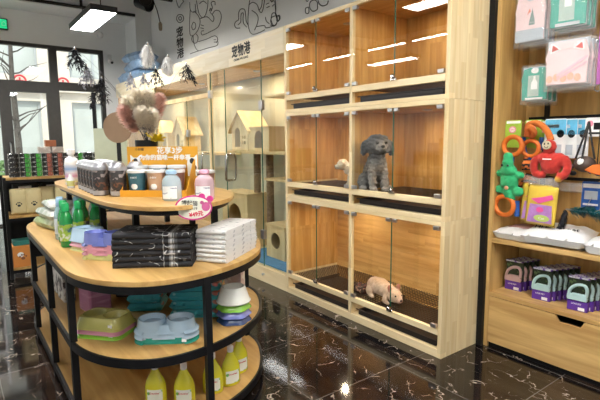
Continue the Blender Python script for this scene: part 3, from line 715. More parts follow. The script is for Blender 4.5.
# ---- light blue bags piled on the cat room roof
LB = flat('light_blue_bag', (.24,.38,.58), .4, var=.30, vs=7, bump=.8, bs=12)
for i, (x,y,z,w_,d_,h_,rz,lb) in enumerate([(-8.02,2.66,2.392,.86,.42,.17,.1,'light blue soft bag at the bottom of the pile on the cat room roof'),(-7.98,2.68,2.565,.84,.40,.16,-.08,'light blue soft bag in the middle of the pile on the cat room roof'),(-8.10,2.70,2.728,.62,.36,.15,.15,'light blue soft bag with a pinched corner on top of the pile on the roof'),(-8.43,2.56,2.392,.24,.2,.13,-.1,'pale blue bag lying at the left end of the pile on the roof')]):
    mb = MB(); pillow(mb, w_, d_, h_, 18, 12, .018, i*3, .35, True)
    o = weld(mb.build('blue_bag', LB, loc=(x,y,z+h_/2), rot=(0,0,rz))); tag(o, lb, 'bag', 'light blue bags on the cat room roof')
    MB().box((.02,-d_/2+.03,.0),(w_*.35,.02,h_*.35)).build('white_label', PAPER, o, bevel=.004)

# ================================================================ DISPLAY TABLE
RIGHT = catmull([(-2.60,.40),(-2.42,.405),(-2.26,.44),(-2.11,.52),(-2.00,.65),(-1.965,.80),(-1.985,.98),(-2.06,1.17),(-2.19,1.34),(-2.36,1.46),(-2.54,1.54),(-2.70,1.56)], 5)
LEFT = [(-6.30-x, y) for x, y in RIGHT][::-1]
OUT = RIGHT + LEFT
dt = thing('display_table', 'long rounded two shelf display table with board tops on a black steel frame', 'display table', (-3.06,.98,0))
def loc2(P): return [(x+3.06, y-.98) for x, y in P]
OUTL = loc2(OUT); INN = offset(OUTL, .014, True)
MB().prism(OUTL, .765, .79).build('tabletop', BIRCH, dt, smooth=True, bevel=.002, sharp=30)
MB().prism(offset(OUTL,.0153,True), .395, .42).build('shelf', BIRCH, dt)
MB().prism(offset(OUTL,.0153,True), .055, .08).build('shelf', BIRCH, dt)
MB().band(OUTL, .015, .73, .765, True).build('top_rim', BLACKM, dt)
MB().band(OUTL, .015, .385, .425, True).build('shelf_rim', BLACKM, dt)
MB().band(OUTL, .015, .045, .085, True).build('shelf_rim', BLACKM, dt)
for (x, y) in ((-3.72,.416),(-3.04,.416),(-2.45,.418),(-1.984,.925),(-2.68,1.535),(-2.95,1.545),(-3.25,1.544),(-3.85,1.525)):
    MB().bx(x+3.06-.016,x+3.06+.016,y-.98-.016,y-.98+.016,0,.765).build('leg', BLACKM, dt, smooth=False)
rs = thing('display_riser', 'smaller rounded board shelf raised on black legs over the table', 'display riser', (-3.04,.99,.79))
RR = catmull([(-2.60,.60),(-2.44,.615),(-2.28,.65),(-2.15,.72),(-2.08,.82),(-2.075,.93),(-2.11,1.05),(-2.20,1.17),(-2.33,1.27),(-2.48,1.34),(-2.64,1.38)], 5)
RO = RR + [(-6.35-x, y) for x, y in RR][::-1]; RO = [(x+3.04, y-.99) for x, y in RO]
MB().prism(RO, .288, .31).build('board', BIRCH, rs, bevel=.002, sharp=30)
ri = offset(RO,.03,True); MB().band(ri, .02, .262, .288, True).build('rim', BLACKM, rs)
for (x, y) in ((-2.90,.70),(-2.60,.80),(-2.52,1.24),(-3.45,1.30),(-2.98,1.30),(-3.75,.68)):
    MB().bx(x+3.04-.016,x+3.04+.016,y-.99-.016,y-.99+.016,0,.288).build('leg', BLACKM, rs, smooth=False)
ZT, ZU, ZM, ZB = .79, 1.10, .42, .08
ORD = ['lowest','second from the bottom','third from the bottom','fourth from the bottom','fifth from the bottom','sixth from the bottom','seventh from the bottom','eighth from the bottom']
def ordl(i, n): return 'topmost' if i == n-1 else ORD[i]

# ---- folded towels
def pattern_towel():
    m, nt, b = new('black_printed_towel')
    tc = N(nt,'ShaderNodeTexCoord'); mp = N(nt,'ShaderNodeMapping'); mp.inputs['Scale'].default_value = (1,1,1.6); L(nt, tc.outputs['Object'], mp.inputs[0])
    oi = N(nt,'ShaderNodeObjectInfo'); ad = N(nt,'ShaderNodeVectorMath', operation='ADD'); L(nt, mp.outputs[0], ad.inputs[0]); L(nt, oi.outputs['Random'], ad.inputs[1])
    v = N(nt,'ShaderNodeTexNoise'); v.inputs['Scale'].default_value = 9; v.inputs['Detail'].default_value = 1; L(nt, ad.outputs[0], v.inputs['Vector'])
    r1 = ramp(nt, v.outputs['Fac'], [(.485,(0,0,0)),(.495,(1,1,1)),(.505,(1,1,1)),(.515,(0,0,0))])
    mk = N(nt,'ShaderNodeTexNoise'); mk.inputs['Scale'].default_value = 26; L(nt, ad.outputs[0], mk.inputs['Vector'])
    r3 = ramp(nt, mk.outputs['Fac'], [(.45,(0,0,0)),(.55,(1,1,1))])
    sep = N(nt,'ShaderNodeSeparateXYZ'); L(nt, tc.outputs['Object'], sep.inputs[0])
    r2 = ramp(nt, sep.outputs[0], [(0,(0,0,0)),(1,(0,0,0))], 'CONSTANT')
    e = r2.color_ramp.elements
    for p, c in ((.052,.5),(.057,0),(.082,.25),(.088,.6),(.098,.05),(.104,.45),(.108,.08),(.122,.7),(.125,0)):
        x = e.new(p); x.color = (c,c,c,1)
    pr = N(nt,'ShaderNodeMath', operation='MULTIPLY'); L(nt, r1.outputs[0], pr.inputs[0]); L(nt, r3.outputs[0], pr.inputs[1])
    mx = N(nt,'ShaderNodeMath', operation='MAXIMUM'); L(nt, pr.outputs[0], mx.inputs[0]); L(nt, r2.outputs[0], mx.inputs[1])
    cr_ = ramp(nt, mx.outputs[0], [(0,(.012,.012,.015)),(1,(.55,.55,.55))]); L(nt, cr_.outputs[0], b.inputs['Base Color']); b.inputs['Roughness'].default_value = .85
    return m
PT = pattern_towel()
def folded(mb, w, d, t, seed, fold=.45, n=3):
    """folded cloth: rounded fold at the front, `n` visible layers on the sides"""
    r = t/2; sec = []
    K = 7
    for i in range(K+1):
        a = -PI/2 - PI*i/K; sec.append((-d/2+r+r*math.cos(a), r+r*math.sin(a)))
    sec += [(-d/6, t*1.0), (d/6, t*1.02), (d/2-.004, t)]
    sec += [(d/2, t*.8),(d/2-.01,t*.55),(d/2,t*.4),(d/2-.006,t*.06)]
    NX = 14; Ls = []
    for j in range(NX+1):
        x = -w/2+w*j/NX; k = 0 if 0<j<NX else 1
        l = []
        for (y, z) in sec:
            nz = noise.noise(Vector((x*9+seed*3.1, y*9, seed)))*.004
            l.append((x*(1-.012*k)+noise.noise(Vector((y*20,z*40,seed)))*.003*(j in (0,NX)), y+noise.noise(Vector((x*14, seed*1.7, 0)))*.004, min(t*1.0, max(0, z+(nz if 0<z<t*.9 else 0)))))
        Ls.append(l)
    mb.loops(Ls); return mb
az = math.atan2(.329,.214)
for i in range(6):
    t = .0285
    mb = folded(MB(), .385-.004*(i%3), .25, t, i+1)
    o = mb.build('black_towel', PT, loc=(-2.206-.835*.125+.545*R.uniform(-.004,.004), .745+.545*.125, ZT+i*t), rot=(0,0,az))
    tag(o, 'folded black towel with white print, %s in its stack on the table' % ordl(i,6), 'towel', 'stacked black printed towels')
WT = speckle('white_towel', (.72,.72,.71), (.45,.46,.48), 26, .60, .66, .9, (1,1,1.6), (.80,.80,.78))
aw = math.atan2(.82,-.57)      # long side runs back along the table edge
for i in range(7):
    t = .0240
    mb = folded(MB(), .17, .38, t, i+11)
    # local y = long side; local x = short side
    cx, cy = -2.043+(-.57*.19)+(-.82*.085), 1.062+(.82*.19)+(-.57*.085)
    o = mb.build('white_towel', WT, loc=(cx+R.uniform(-.004,.004), cy, ZT+i*t), rot=(0,0,aw-PI/2+R.uniform(-.02,.02)))
    tag(o, 'folded white towel with grey print, %s in the table end stack' % ordl(i,7), 'towel', 'stacked white towels')
# flat dark grey-brown tray behind the white towels
tag(MB().box((-2.72,1.40,.795),(.44,.17,.008), .3).build('dark_board', flat('dark_brown_card',(.07,.055,.05),.5), bevel=.002), 'flat dark brown card lying on the table behind the white towels', 'card')
tag(MB().box((-3.15,.98,.7935),(.40,.26,.006), -.1).build('white_tray', WHITE, bevel=.002), 'flat white tray lying on the table under the riser', 'tray')

# ---- pet bowls
def plate(mb, outline, holes, z):
    bm = bmesh.new(); edges = []
    for ol in [outline]+holes:
        vs = [bm.verts.new((x, y, z)) for x, y in ol]; edges += [bm.edges.new((vs[i], vs[(i+1)%len(vs)])) for i in range(len(vs))]
    bmesh.ops.triangle_fill(bm, edges=edges, use_beauty=True); bm.verts.index_update()
    mb.add([v.co.copy() for v in bm.verts], [tuple(v.index for v in f.verts) for f in bm.faces]); bm.free()
def double_bowl(name, label, loc, rz, mat, L_=.30, W_=.165, h=.052, group=None, square=False, hole=True, sticker=False):
    mb = MB(); n = 28
    circ = lambda cx, r, z: [(cx+r*math.cos(2*PI*i/n), r*math.sin(2*PI*i/n), z) for i in range(n)]
    if square:
        rr_ = lambda k, z: [(x,y,z) for x, y in rrect(L_*k, W_*(1-(1-k)*L_/W_), .035*k+.005, 6)]
        R0 = W_*.34; cs = (-L_*.245, L_*.245)
        mb.loops([rr_(1.10,0), rr_(1.10,.004), rr_(1.04,.009), rr_(.93,h-.006), rr_(.91,h)], False, False)
        top = [(x,y) for x,y,z in rr_(.91,h)]
        if hole:
            plate(mb, top, [[(x,y) for x,y,z in circ(c_,R0,h)] for c_ in cs], h)
            for c_ in cs: mb.loops([circ(c_,R0,h), circ(c_,R0*.97,h-.006), circ(c_,R0*.80,h-.030), circ(c_,R0*.60,h-.042), circ(c_,R0*.2,h-.044)], False, True)
        else: mb.add([(x,y,h) for x,y in top], [tuple(range(len(top)))])
    else:
        R0 = W_*.5; cs = (-(L_/2-R0), L_/2-R0)
        lobe = []
        for i in range(56):
            t = 2*PI*i/56; c, s = math.cos(t), math.sin(t); cx = cs[1] if c > 0 else cs[0]
            lobe.append((cx+R0*c, R0*s*(1-.16*(abs(c)<.25))))
        lp = lambda k, z: [(x*k,y*k,z) for x, y in lobe]
        mb.loops([lp(1.10,0), lp(1.10,.004), lp(1.06,.009), lp(.92,.020), lp(.80,h*.62)], False, True)
        for c_ in cs:
            pr = [circ(c_,R0*1.0,.010), circ(c_,R0*.90,h-.006), circ(c_,R0*.90,h), circ(c_,R0*.83,h+.001)]
            if hole: pr += [circ(c_,R0*.77,h-.006), circ(c_,R0*.66,h-.030), circ(c_,R0*.45,h-.040), circ(c_,R0*.1,h-.041)]
            mb.loops(pr, False, True)
    o = mb.build(name, mat, loc=loc, rot=(0,0,rz), sharp=60); tag(o, label, 'pet bowl', group)
    if sticker: MB().box((L_*.34,-W_*.505,h*.42),(.022,.002,.014), 0).build('price_sticker', PAPER, o)
    return o
def gl(name, c, r=.25): return flat(name, c, r, var=.03, coat=.3)
OLV=gl('olive_plastic',(.47,.44,.13)); PNK=gl('pink_plastic',(.68,.30,.38)); LGR=gl('lime_plastic',(.30,.60,.06)); SKY=gl('pale_blue_plastic',(.40,.55,.68)); TGR=gl('teal_green_plastic',(.02,.30,.22))
PUR=gl('periwinkle_plastic',(.16,.20,.55)); YEL=gl('pale_yellow_plastic',(.68,.66,.25)); WHT=gl('white_enamel',(.72,.73,.68)); NAV=gl('navy_plastic',(.02,.05,.16)); LIM=gl('bright_green_plastic',(.22,.52,.06))
a1 = math.atan2(.194,.224); a2 = math.atan2(.261,.174)
c = (-2.468,.578)
for i, (m, z, lb) in enumerate([(LGR,0,'lime green double pet bowl, lowest of the three at the left of the middle shelf'),(PNK,.022,'pink double pet bowl between the lime and the olive ones'),(OLV,.044,'olive square cornered double pet bowl on top of a pink one')]):
    double_bowl('double_pet_bowl', lb, (c[0],c[1],ZM+z), a1, m, .245,.17,.036+.022*(i==2), group='square double bowls on the middle shelf', square=True, hole=(i==2), sticker=(i!=1))
c = (-2.195,.80)
for i, (m, z, lb) in enumerate([(TGR,0,'dark green double pet bowl, lowest of the three behind the front leg'),(SKY,.024,'pale blue double pet bowl, middle one above the dark green'),(SKY,.050,'pale blue double pet bowl, topmost of three above the dark green')]):
    double_bowl('double_pet_bowl', lb, (c[0],c[1],ZM+z), a2, m, .29,.15,.046+.016*(i==2), group='rounded double bowls on the middle shelf', hole=(i==2), sticker=(i==0))
c = (-2.84,.60)
for i, (m, z, lb) in enumerate([(YEL,0,'yellow green pet bowl, lowest in the stack beside the green bottles'),(PNK,.026,'pink pet bowl under the pale blue one beside the green bottles'),(SKY,.052,'pale blue double pet bowl topmost in the stack beside the green bottles')]):
    double_bowl('double_pet_bowl', lb, (c[0],c[1],ZT+z), .35, m, .19,.13,.045+.03*(i==2), group='square bowls on the tabletop', square=True, hole=(i==2))
c = (-2.56,.625)
for i, (m, z, lb) in enumerate([(YEL,0,'pale yellow pet bowl, lowest under the periwinkle one beside the black towels'),(PNK,.024,'pink pet bowl, second from the bottom beside the black towels'),(PNK,.048,'pink pet bowl directly under the periwinkle double bowl'),(PUR,.072,'periwinkle blue double pet bowl on top of the stack beside the black towels')]):
    double_bowl('double_pet_bowl', lb, (c[0],c[1],ZT+z), .75, m, .235,.125,.044+.026*(i==3), group='rounded double bowls on the tabletop', hole=(i==3))
def round_bowl(label, loc, mat, r0, r1, h, hollow, group):
    pr = [(r0,0),(r0+.003,.006),(r0-.004,.012),(r1+.004,h-.004),(r1,h),(r1-.006,h-.002)]
    pr += [(r1-.012,h*.5),(r1*.5,h*.32),(.001,h*.3)] if hollow else [(r1-.02,h-.004),(.001,h-.004)]
    o = MB().lathe(pr, seg=36, cap0=False).build('pet_bowl', mat, loc=loc, sharp=50); return tag(o, label, 'pet bowl', group)
def scal_bowl(label, loc, mat, z):
    def ringp(k, z_): return [((.085+.005*math.cos(6*2*PI*i/48))*k*math.cos(2*PI*i/48), (.085+.005*math.cos(6*2*PI*i/48))*k*math.sin(2*PI*i/48), z_) for i in range(48)]
    o = MB().loops([ringp(1.08,0), ringp(1.08,.005), ringp(.98,.012), ringp(.9,.034), ringp(.8,.036)], False, True).build('pet_bowl', mat, loc=loc, sharp=60)
    return tag(o, label, 'pet bowl', 'round bowls at the right end of the middle shelf')
c = (-2.205,1.185)
scal_bowl('navy round pet bowl with scalloped foot, lowest of its stack by the right leg', (*c,ZM), NAV, 0)
scal_bowl('periwinkle round pet bowl between the navy and bright green ones', (*c,ZM+.0365), PUR, 0)
scal_bowl('bright green round pet bowl directly under the white one', (*c,ZM+.073), LIM, 0)
round_bowl('white round pet bowl on top of the bright green one', (*c,ZM+.1095), WHT, .092, .062, .085, True, 'round bowls at the right end of the middle shelf')
scal_bowl('pink round pet bowl behind the white one at the shelf end', (-2.40,1.28,ZM), PNK, 0)

# ---- soft teal pouches (middle shelf)
TEAL = speckle('teal_pouch_print', (.05,.36,.44), (.50,.16,.12), 12, .64, .68, .3, (1,1,1.5), (.30,.58,.62))
def pouch(name, label, loc, rz, w, d, t, mat, seed, group, cat='pouch', parts=None):
    mb = MB(); pillow(mb, w, d, t, 22, 16, .002, seed, .14, True)
    o = weld(mb.build(name, mat, loc=(loc[0],loc[1],loc[2]+t/2), rot=(0,0,rz))); return tag(o, label, cat, group)
for i in range(5):
    pouch('teal_pouch', 'teal printed pouch, %s in the stack behind the pale blue bowls' % ordl(i,5), (-2.42,1.07,ZM+i*.051), a2+.02*(i%2), .29,.17,.051, TEAL, i, 'teal pouches on the middle shelf')
for i in range(4):
    pouch('teal_pouch', 'teal printed pouch, %s in the stack behind the olive bowl' % ordl(i,4), (-2.70,.88,ZM+i*.051), a2-.05*(i%2), .20,.17,.051, TEAL, i+9, 'teal pouches on the middle shelf')
MAG = speckle('mauve_pack', (.34,.13,.22), (.50,.25,.34), 6, .5, .7, .4, (1,1,6)); LIL = speckle('lilac_pack', (.55,.45,.62), (.75,.72,.80), 14, .5, .6, .4)
PRN = speckle('grey_printed_pack', (.45,.42,.40), (.06,.05,.05), 22, .52, .56, .4, None, (.70,.68,.64))
tag(MB().box((-2.86,.62,ZM+.12),(.15,.13,.24),.2).build('mauve_packet', MAG, bevel=.012), 'mauve packet standing on the middle shelf behind the left leg', 'packet')
for i, (x, lb) in enumerate([(-3.16,'grey printed packet standing nearest the left legs on the middle shelf'),(-3.36,'grey printed packet second along from the left legs on the middle shelf')]):
    tag(MB().box((x,.52,ZM+.115),(.16,.07,.23),.05).build('printed_packet', PRN, bevel=.008), lb, 'packet', 'grey printed packets on the middle shelf')
for i, (x, lb) in enumerate([(-3.60,'lilac packet on the middle shelf near the far left leg'),(-3.84,'lilac packet at the far left end of the middle shelf')]):
    tag(MB().box((x,.56,ZM+.12),(.13,.10,.24),-.1).build('lilac_packet', LIL, bevel=.008), lb, 'packet', 'lilac packets on the middle shelf')
DRK = speckle('dark_brown_pack', (.05,.028,.02), (.16,.07,.05), 10, .55, .6, .5)
for i, (x,y,lb) in enumerate([(-2.98,.86,'left'),(-2.86,.99,'middle'),(-2.70,1.22,'right')]):
    tag(MB().box((x,y,ZM+.13),(.17,.08,.26),.9).build('dark_packet', DRK, bevel=.01), 'dark brown packet in the shade of the middle shelf, %s of three' % lb, 'packet', 'dark packets deep on the middle shelf')
bx_ = tag(MB().box((-2.62,1.42,ZM+.15),(.12,.06,.30),.6).build('pale_pink_box', speckle('pale_pink_box', (.62,.50,.50), (.80,.76,.72), 18, .5, .6, .5), bevel=.003), 'tall pale pink box standing at the back of the middle shelf right end', 'box')
# low shelf left: small toy
tb_ = thing('squeaky_toy', 'small green and orange toy lying on the bottom shelf near the left legs', 'toy', (-3.14,.60,ZB))
MB().ball((0,0,.045),(.06,.05,.045)).build('body', flat('toy_orange',(.65,.22,.03),.6), tb_); MB().ball((.06,.01,.075),(.04,.04,.035)).build('head', flat('toy_green',(.05,.35,.12),.6), tb_)
tag(MB().lathe([(.05,0),(.055,.01),(.055,.15),(.03,.17),(.03,.19)], (-3.52,.58,ZB), 18).build('white_tub', WHITE), 'white tub with a narrow neck at the left of the bottom shelf', 'tub')
MBq = MB().box((-3.35,.66,ZB+.06),(.14,.12,.12),.2); tag(MBq.build('pale_box', speckle('pale_green_box',(.55,.62,.55),(.8,.8,.75),14,.5,.6,.5), bevel=.003), 'pale grey green box behind the white tub on the bottom shelf', 'box')

# ---- yellow liquid bottles (bottom shelf)
m, nt, b_ = new('yellow_liquid'); b_.inputs['Base Color'].default_value = (.66,.62,.03,1); b_.inputs['Roughness'].default_value = .12; b_.inputs['Coat Weight'].default_value = .5; YLQ = m
LBL = speckle('green_white_label', (.74,.78,.70), (.14,.42,.08), 22, .56, .60, .4, (1,1,1.3))
yb = thing('yellow_bottle', 'yellow bottle standing first from the left at the front of the bottom shelf', 'bottle', (-2.225,.74,ZB), a2, 'yellow bottles on the bottom shelf')
def osq(r, sy=.55): return [(r*math.cos(2*PI*i/28), r*sy*math.sin(2*PI*i/28)) for i in range(28)]
prof = [(.047,0),(.053,.006),(.054,.06),(.052,.10),(.044,.13),(.030,.155),(.020,.175),(.0125,.19)]
MB().loops([[(x,y if r>.024 else y/.55,z) for x,y in osq(r)] for r, z in prof]).build('bottle_body', YLQ, yb)
MB().lathe([(.015,.186),(.017,.190),(.017,.216),(.012,.222)], seg=18).build('cap', WHITE, yb)
lab = MB()
for s in (-1,1):
    lab.grid(lambda u, v, s=s: (.038*(2*u-1), s*(.0545*.55*math.sqrt(max(.05,1-((2*u-1)*.70)**2))+.0008), .018+.070*v), 10, 4)
lab.build('label', LBL, yb, smooth=True)
text('label_text', 'Douxiao', .014, flat('red_ink',(.55,.05,.04)), yb, (0,-.0318,.07))
for i, (x,y,rz,lb) in enumerate([(-2.135,.855,a2,'yellow bottle second from the left, just left of the front leg'),(-2.150,1.02,a2+.1,'yellow bottle partly hidden by the front leg on the bottom shelf'),(-2.165,1.135,a2+.5,'yellow bottle fourth along, right of the front leg on the bottom shelf'),(-2.255,1.24,a2+.7,'yellow bottle furthest right on the bottom shelf near the shelf end')]):
    dup(yb, (x,y,ZB), rz, lb)

# ---- green shampoo bottles and clear ones on the tabletop left
GLQ = film('green_bottle_plastic', (.02,.30,.07), .93, .15); CLQ = film('pale_blue_clear_plastic', (.45,.66,.72), .60, .12)
GCAP = flat('green_cap', (.02,.45,.13), .35); BCAP = flat('pale_blue_cap', (.35,.55,.75), .35)
GLB = speckle('yellow_green_label', (.35,.52,.05), (.04,.12,.20), 26, .54, .6, .4, None, (.70,.72,.60))
def shampoo(label, loc, liq, cap, lbm, group, s=1.0, name='shampoo_bottle'):
    t = thing(name, label, 'bottle', loc, .6, group); t.scale = (s,s,s)
    MB().lathe([(.030,0),(.034,.006),(.034,.135),(.031,.16),(.020,.190),(.014,.198)], seg=24).build('bottle_body', liq, t)
    MB().lathe([(.0195,.195),(.021,.198),(.021,.232),(.017,.240)], seg=20).build('cap', cap, t)
    MB().lathe([(.0346,.035),(.0346,.125)], seg=24, cap0=False, cap1=False).build('label', lbm, t)
    return t
sh = shampoo('green bottle with green cap nearest the front edge of the table', (-2.99,.515,ZT), GLQ, GCAP, GLB, 'green bottles on the tabletop', 1.08)
for x,y,lb in [(-3.055,.60,'green bottle behind the front one beside the bowls'),(-3.075,.70,'green bottle third back beside the bowls'),(-3.13,.53,'green bottle second along the front edge of the table'),(-3.17,.645,'green bottle in the middle of the green group'),(-3.2,.76,'green bottle deepest in the green group by the riser leg')]: dup(sh,(x,y,ZT),label=lb)
shc = shampoo('clear pale blue bottle beside the green ones, nearest the front edge', (-3.25,.53,ZT), CLQ, BCAP, speckle('blue_white_label',(.70,.76,.80),(.10,.25,.45),24,.55,.6,.4), 'clear blue bottles on the tabletop', 1.08)
for x,y,lb in [(-3.29,.64,'clear pale blue bottle second back behind the green group'),(-3.33,.75,'clear pale blue bottle deepest behind the green group'),(-3.36,.55,'clear pale blue bottle next to the soft bags')]: dup(shc,(x,y,ZT),label=lb)
BAGW = speckle('pale_wrap', (.60,.62,.56), (.75,.76,.74), 12, .5, .6, .3, None, (.45,.52,.42)); BAGG = speckle('green_wrap', (.42,.52,.26), (.62,.68,.50), 10, .5, .6, .3)
for i,(x,y,z,w_,d_,t_,m_,lb) in enumerate([(-3.78,.62,0,.36,.26,.07,BAGG,'green wrapped soft pack, lowest in the pile at the left table end'),(-3.77,.63,.07,.38,.27,.065,BAGW,'pale wrapped soft pack in the middle of the pile at the left table end'),(-3.78,.64,.135,.34,.24,.055,BAGW,'pale wrapped soft pack on top of the pile at the left table end')]):
    pouch('soft_pack', lb, (x,y,ZT+z), .2-.1*i, w_, d_, t_, m_, i+30, 'soft packs at the left table end', 'pack')

# ================================================================ RISER GOODS
# display box of cups
ORG = flat('orange_card', (.68,.33,.02), .5, var=.03); ORD_ = flat('orange_card_print', (.85,.50,.05), .5)
BXF = Vector((.648,.761,0)); BXD = Vector((-.761,.648,0)); brz = math.atan2(.761,.648)
db_ = thing('cup_display_box', 'orange card display box with a tall printed header holding lidded cups', 'display box', (-2.505,.885,ZU), brz)
MB().bx(-.20,.17,0,.20,0,.004).bx(-.20,.17,0,.003,.004,.036).build('tray_front', ORG, db_, smooth=False)
for sx_, e in ((-.20,1),(.17,-1)):
    s_ = MB(); s_.loops([[(sx_,.003,.004),(sx_,.197,.004),(sx_,.197,.20),(sx_,.15,.18),(sx_,.02,.042),(sx_,.003,.036)],[(sx_+e*.003,.003,.004),(sx_+e*.003,.197,.004),(sx_+e*.003,.197,.20),(sx_+e*.003,.15,.18),(sx_+e*.003,.02,.042),(sx_+e*.003,.003,.036)]])
    s_.build('side_flap', ORG, db_, smooth=False)
MB().bx(-.235,.185,.197,.201,.0,.272).build('header_card', ORG, db_, smooth=False)
text('header_line', '花享3步', .044, PAPER, db_, (.02,.1965,.247), bold=.0012)
text('header_line', '为你的猫咪一杯幸福', .034, PAPER, db_, (-.01,.1965,.207), bold=.0012)
text('header_small', '小鲜罐', .018, INK, db_, (-.16,.1965,.255))
for e, cx in ((1,-.190),(-1,.155)):
    o_ = [(cx+e*x,z) for x,z in [(-.030,.10),(.030,.10),(.034,.17),(.030,.200),(.034,.225),(.014,.208),(-.006,.208),(-.026,.225),(-.026,.19)]]
    cw_ = MB(); cw_.loops([[(x,.1965,z) for x,z in o_],[(x,.1945,z) for x,z in o_]]); f_ = cw_.build('animal_figure', PAPER, db_, smooth=False)
    for dx, dz, r_ in ((.004,.188,.014),(-.010,.150,.012)):
        cw2 = MB(); cw2.loops([[(cx+e*dx+r_*math.cos(2*PI*i/14),.1944,dz+r_*1.2*math.sin(2*PI*i/14)) for i in range(14)],[(cx+e*dx+r_*math.cos(2*PI*i/14),.1935,dz+r_*1.2*math.sin(2*PI*i/14)) for i in range(14)]]); cw2.build('black_patch', INK, f_, smooth=False)
LID = flat('cup_lid_white', (.74,.75,.75), .3)
CT = flat('cup_teal', (.04,.13,.17), .4); CTN = flat('cup_tan', (.50,.32,.20), .4); CBR = flat('cup_brown', (.20,.09,.07), .4)
def cup(label, lx, ly, lz, mat, group='lidded cups in the orange display box'):
    p = db_.location + BXF*lx + BXD*ly
    t = thing('paper_cup', label, 'cup', (p.x,p.y,ZU+lz), brz, group)
    MB().lathe([(.037,0),(.049,.125)], seg=28).build('cup_body', mat, t)
    MB().lathe([(.052,.124),(.053,.128),(.053,.137),(.049,.141),(.046,.138)], seg=28).build('lid', LID, t)
    a = MB(); a.grid(lambda u, v: (.018*(2*u-1)*(.6+.4*math.sin(PI*v)), -math.sqrt(max(0,(.0405+.003*v)**2-(.018*(2*u-1))**2))-.0014, .034+.030*v), 6, 4); a.build('cat_print', PAPER, t)
    text('cup_text', '小鲜杯', .013, PAPER, t, (0,-.0475,.098)); return t
for lx, m_, n_ in ((-.125,CT,'dark teal cup in the front row of the orange box'),(-.015,CTN,'tan cup in the front row of the orange box'),(.095,CBR,'brown cup in the front row of the orange box')): cup(n_, lx, .058, .006, m_)
for lx, m_, n_ in ((-.145,flat('cup_cream',(.62,.50,.44),.4),'cream cup at the left of the back row of the orange box'),(-.035,CT,'dark teal cup in the back row of the orange box'),(.075,CTN,'tan cup in the back row of the orange box')): cup(n_, lx, .1435, .026, m_)
# two clear bottles at the riser edge
BT1 = film('clear_blue_bottle', (.62,.80,.88), .45, .08); BT2 = film('clear_pink_bottle', (.88,.66,.74), .45, .08)
def pet_bottle(label, loc, liq, cap, name):
    t = thing(name, label, 'bottle', loc, brz, 'clear bottles at the riser edge'); t.scale = (1.22,1.1,1.05)
    MB().lathe([(.036,0),(.041,.006),(.041,.085),(.037,.105),(.024,.122),(.016,.126),(.016,.130)], seg=26).build('bottle_body', liq, t)
    MB().lathe([(.020,.128),(.023,.131),(.022,.145),(.012,.152)], seg=20).build('cap', cap, t)
    a = MB(); a.grid(lambda u, v: (.030*(2*u-1), -math.sqrt(.0418**2-(.030*(2*u-1))**2), .012+.060*v), 10, 2); a.build('label', speckle(name+'_label',(.76,.80,.82),(.25,.30,.38),26,.6,.64,.4,(1,1,2)), t)
    return t
pet_bottle('clear bottle with a pale blue cap at the front edge of the riser', (-2.305,.90,ZU), BT1, BCAP, 'clear_bottle')
pet_bottle('clear bottle with a pink cap above the oval sign', (-2.205,1.035,ZU), BT2, gl('pink_cap',(.78,.40,.52)), 'pink_capped_bottle')
# cup beyond the pink bottle (white lid right of the box)
tcup = cup('dark cup with white lid outside the right end of the orange box', .255, .10, 0, CBR, None)
# ---- tubs with silver lids
SILV = flat('silver_lid', (.60,.60,.64), .38, metal=1)
TUBM = speckle('dark_tub_print', (.035,.03,.03), (.35,.30,.28), 30, .58, .62, .35, None, (.16,.07,.04))
tu = thing('silver_lidded_tub', 'dark printed tub with a silver lid standing right at the front of the riser', 'tub', (-2.80,.675,ZU), 0, 'silver lidded tubs on the riser')
tu.scale = (1.12,1.12,1.32)
MB().lathe([(.036,0),(.039,.004),(.039,.105),(.036,.110)], seg=26).build('tub_body', TUBM, tu)
MB().lathe([(.0395,.108),(.043,.110),(.043,.122),(.034,.132),(.030,.140),(.015,.143)], seg=26).build('lid', SILV, tu)
MB().lathe([(.0394,.004),(.0394,.022)], seg=26, cap0=False, cap1=False).build('silver_band', SILV, tu)
k = 0
NM = ['front row second','front row third','front row fourth','front row fifth','front row sixth']
for r_ in range(2):
    for q in range(6):
        if r_ == 0 and q == 0: continue
        dup(tu, (-2.80-.094*q-.03*r_, .675+.10*r_+.004*q, ZU), label='dark tub with a silver lid, %s row, %s from the right' % (('front','back')[r_], ['first','second','third','fourth','fifth','sixth'][q]))
for (x,y,lb) in [(-2.70,.745,'dark tub with a silver lid directly beside the orange display box'),(-2.715,.85,'dark tub with a silver lid behind the one beside the display box')]: dup(tu,(x,y,ZU),label=lb)
# white bottle with rainbow label
wb = thing('white_pump_bottle', 'white bottle with a rainbow striped label at the left end of the riser', 'bottle', (-3.64,.69,ZU), .5)
MB().lathe([(.042,0),(.047,.006),(.047,.155),(.040,.185),(.020,.20),(.018,.215),(.026,.217),(.026,.245),(.020,.25)], seg=28).build('bottle_body', WHITE, wb)
def rainbow():
    m, nt, b = new('rainbow_label'); tc = N(nt,'ShaderNodeTexCoord'); s = N(nt,'ShaderNodeSeparateXYZ'); L(nt, tc.outputs['Object'], s.inputs[0])
    mu = N(nt,'ShaderNodeMath', operation='MULTIPLY'); mu.inputs[1].default_value = 5.5; L(nt, s.outputs[2], mu.inputs[0])
    r = ramp(nt, mu.outputs[0], [(.1,(.75,.72,.25)),(.25,(.75,.72,.72)),(.35,(.60,.28,.45)),(.5,(.72,.70,.75)),(.62,(.25,.40,.65)),(.8,(.75,.75,.78))]); L(nt, r.outputs[0], b.inputs['Base Color']); return m
MB().lathe([(.0475,.02),(.0475,.145)], seg=28, cap0=False, cap1=False).build('label', rainbow(), wb)
st_ = thing('small_tagged_bottle', 'small white and yellow bottle with a paper tag in front of the tubs', 'bottle', (-3.36,.625,ZU), .4)
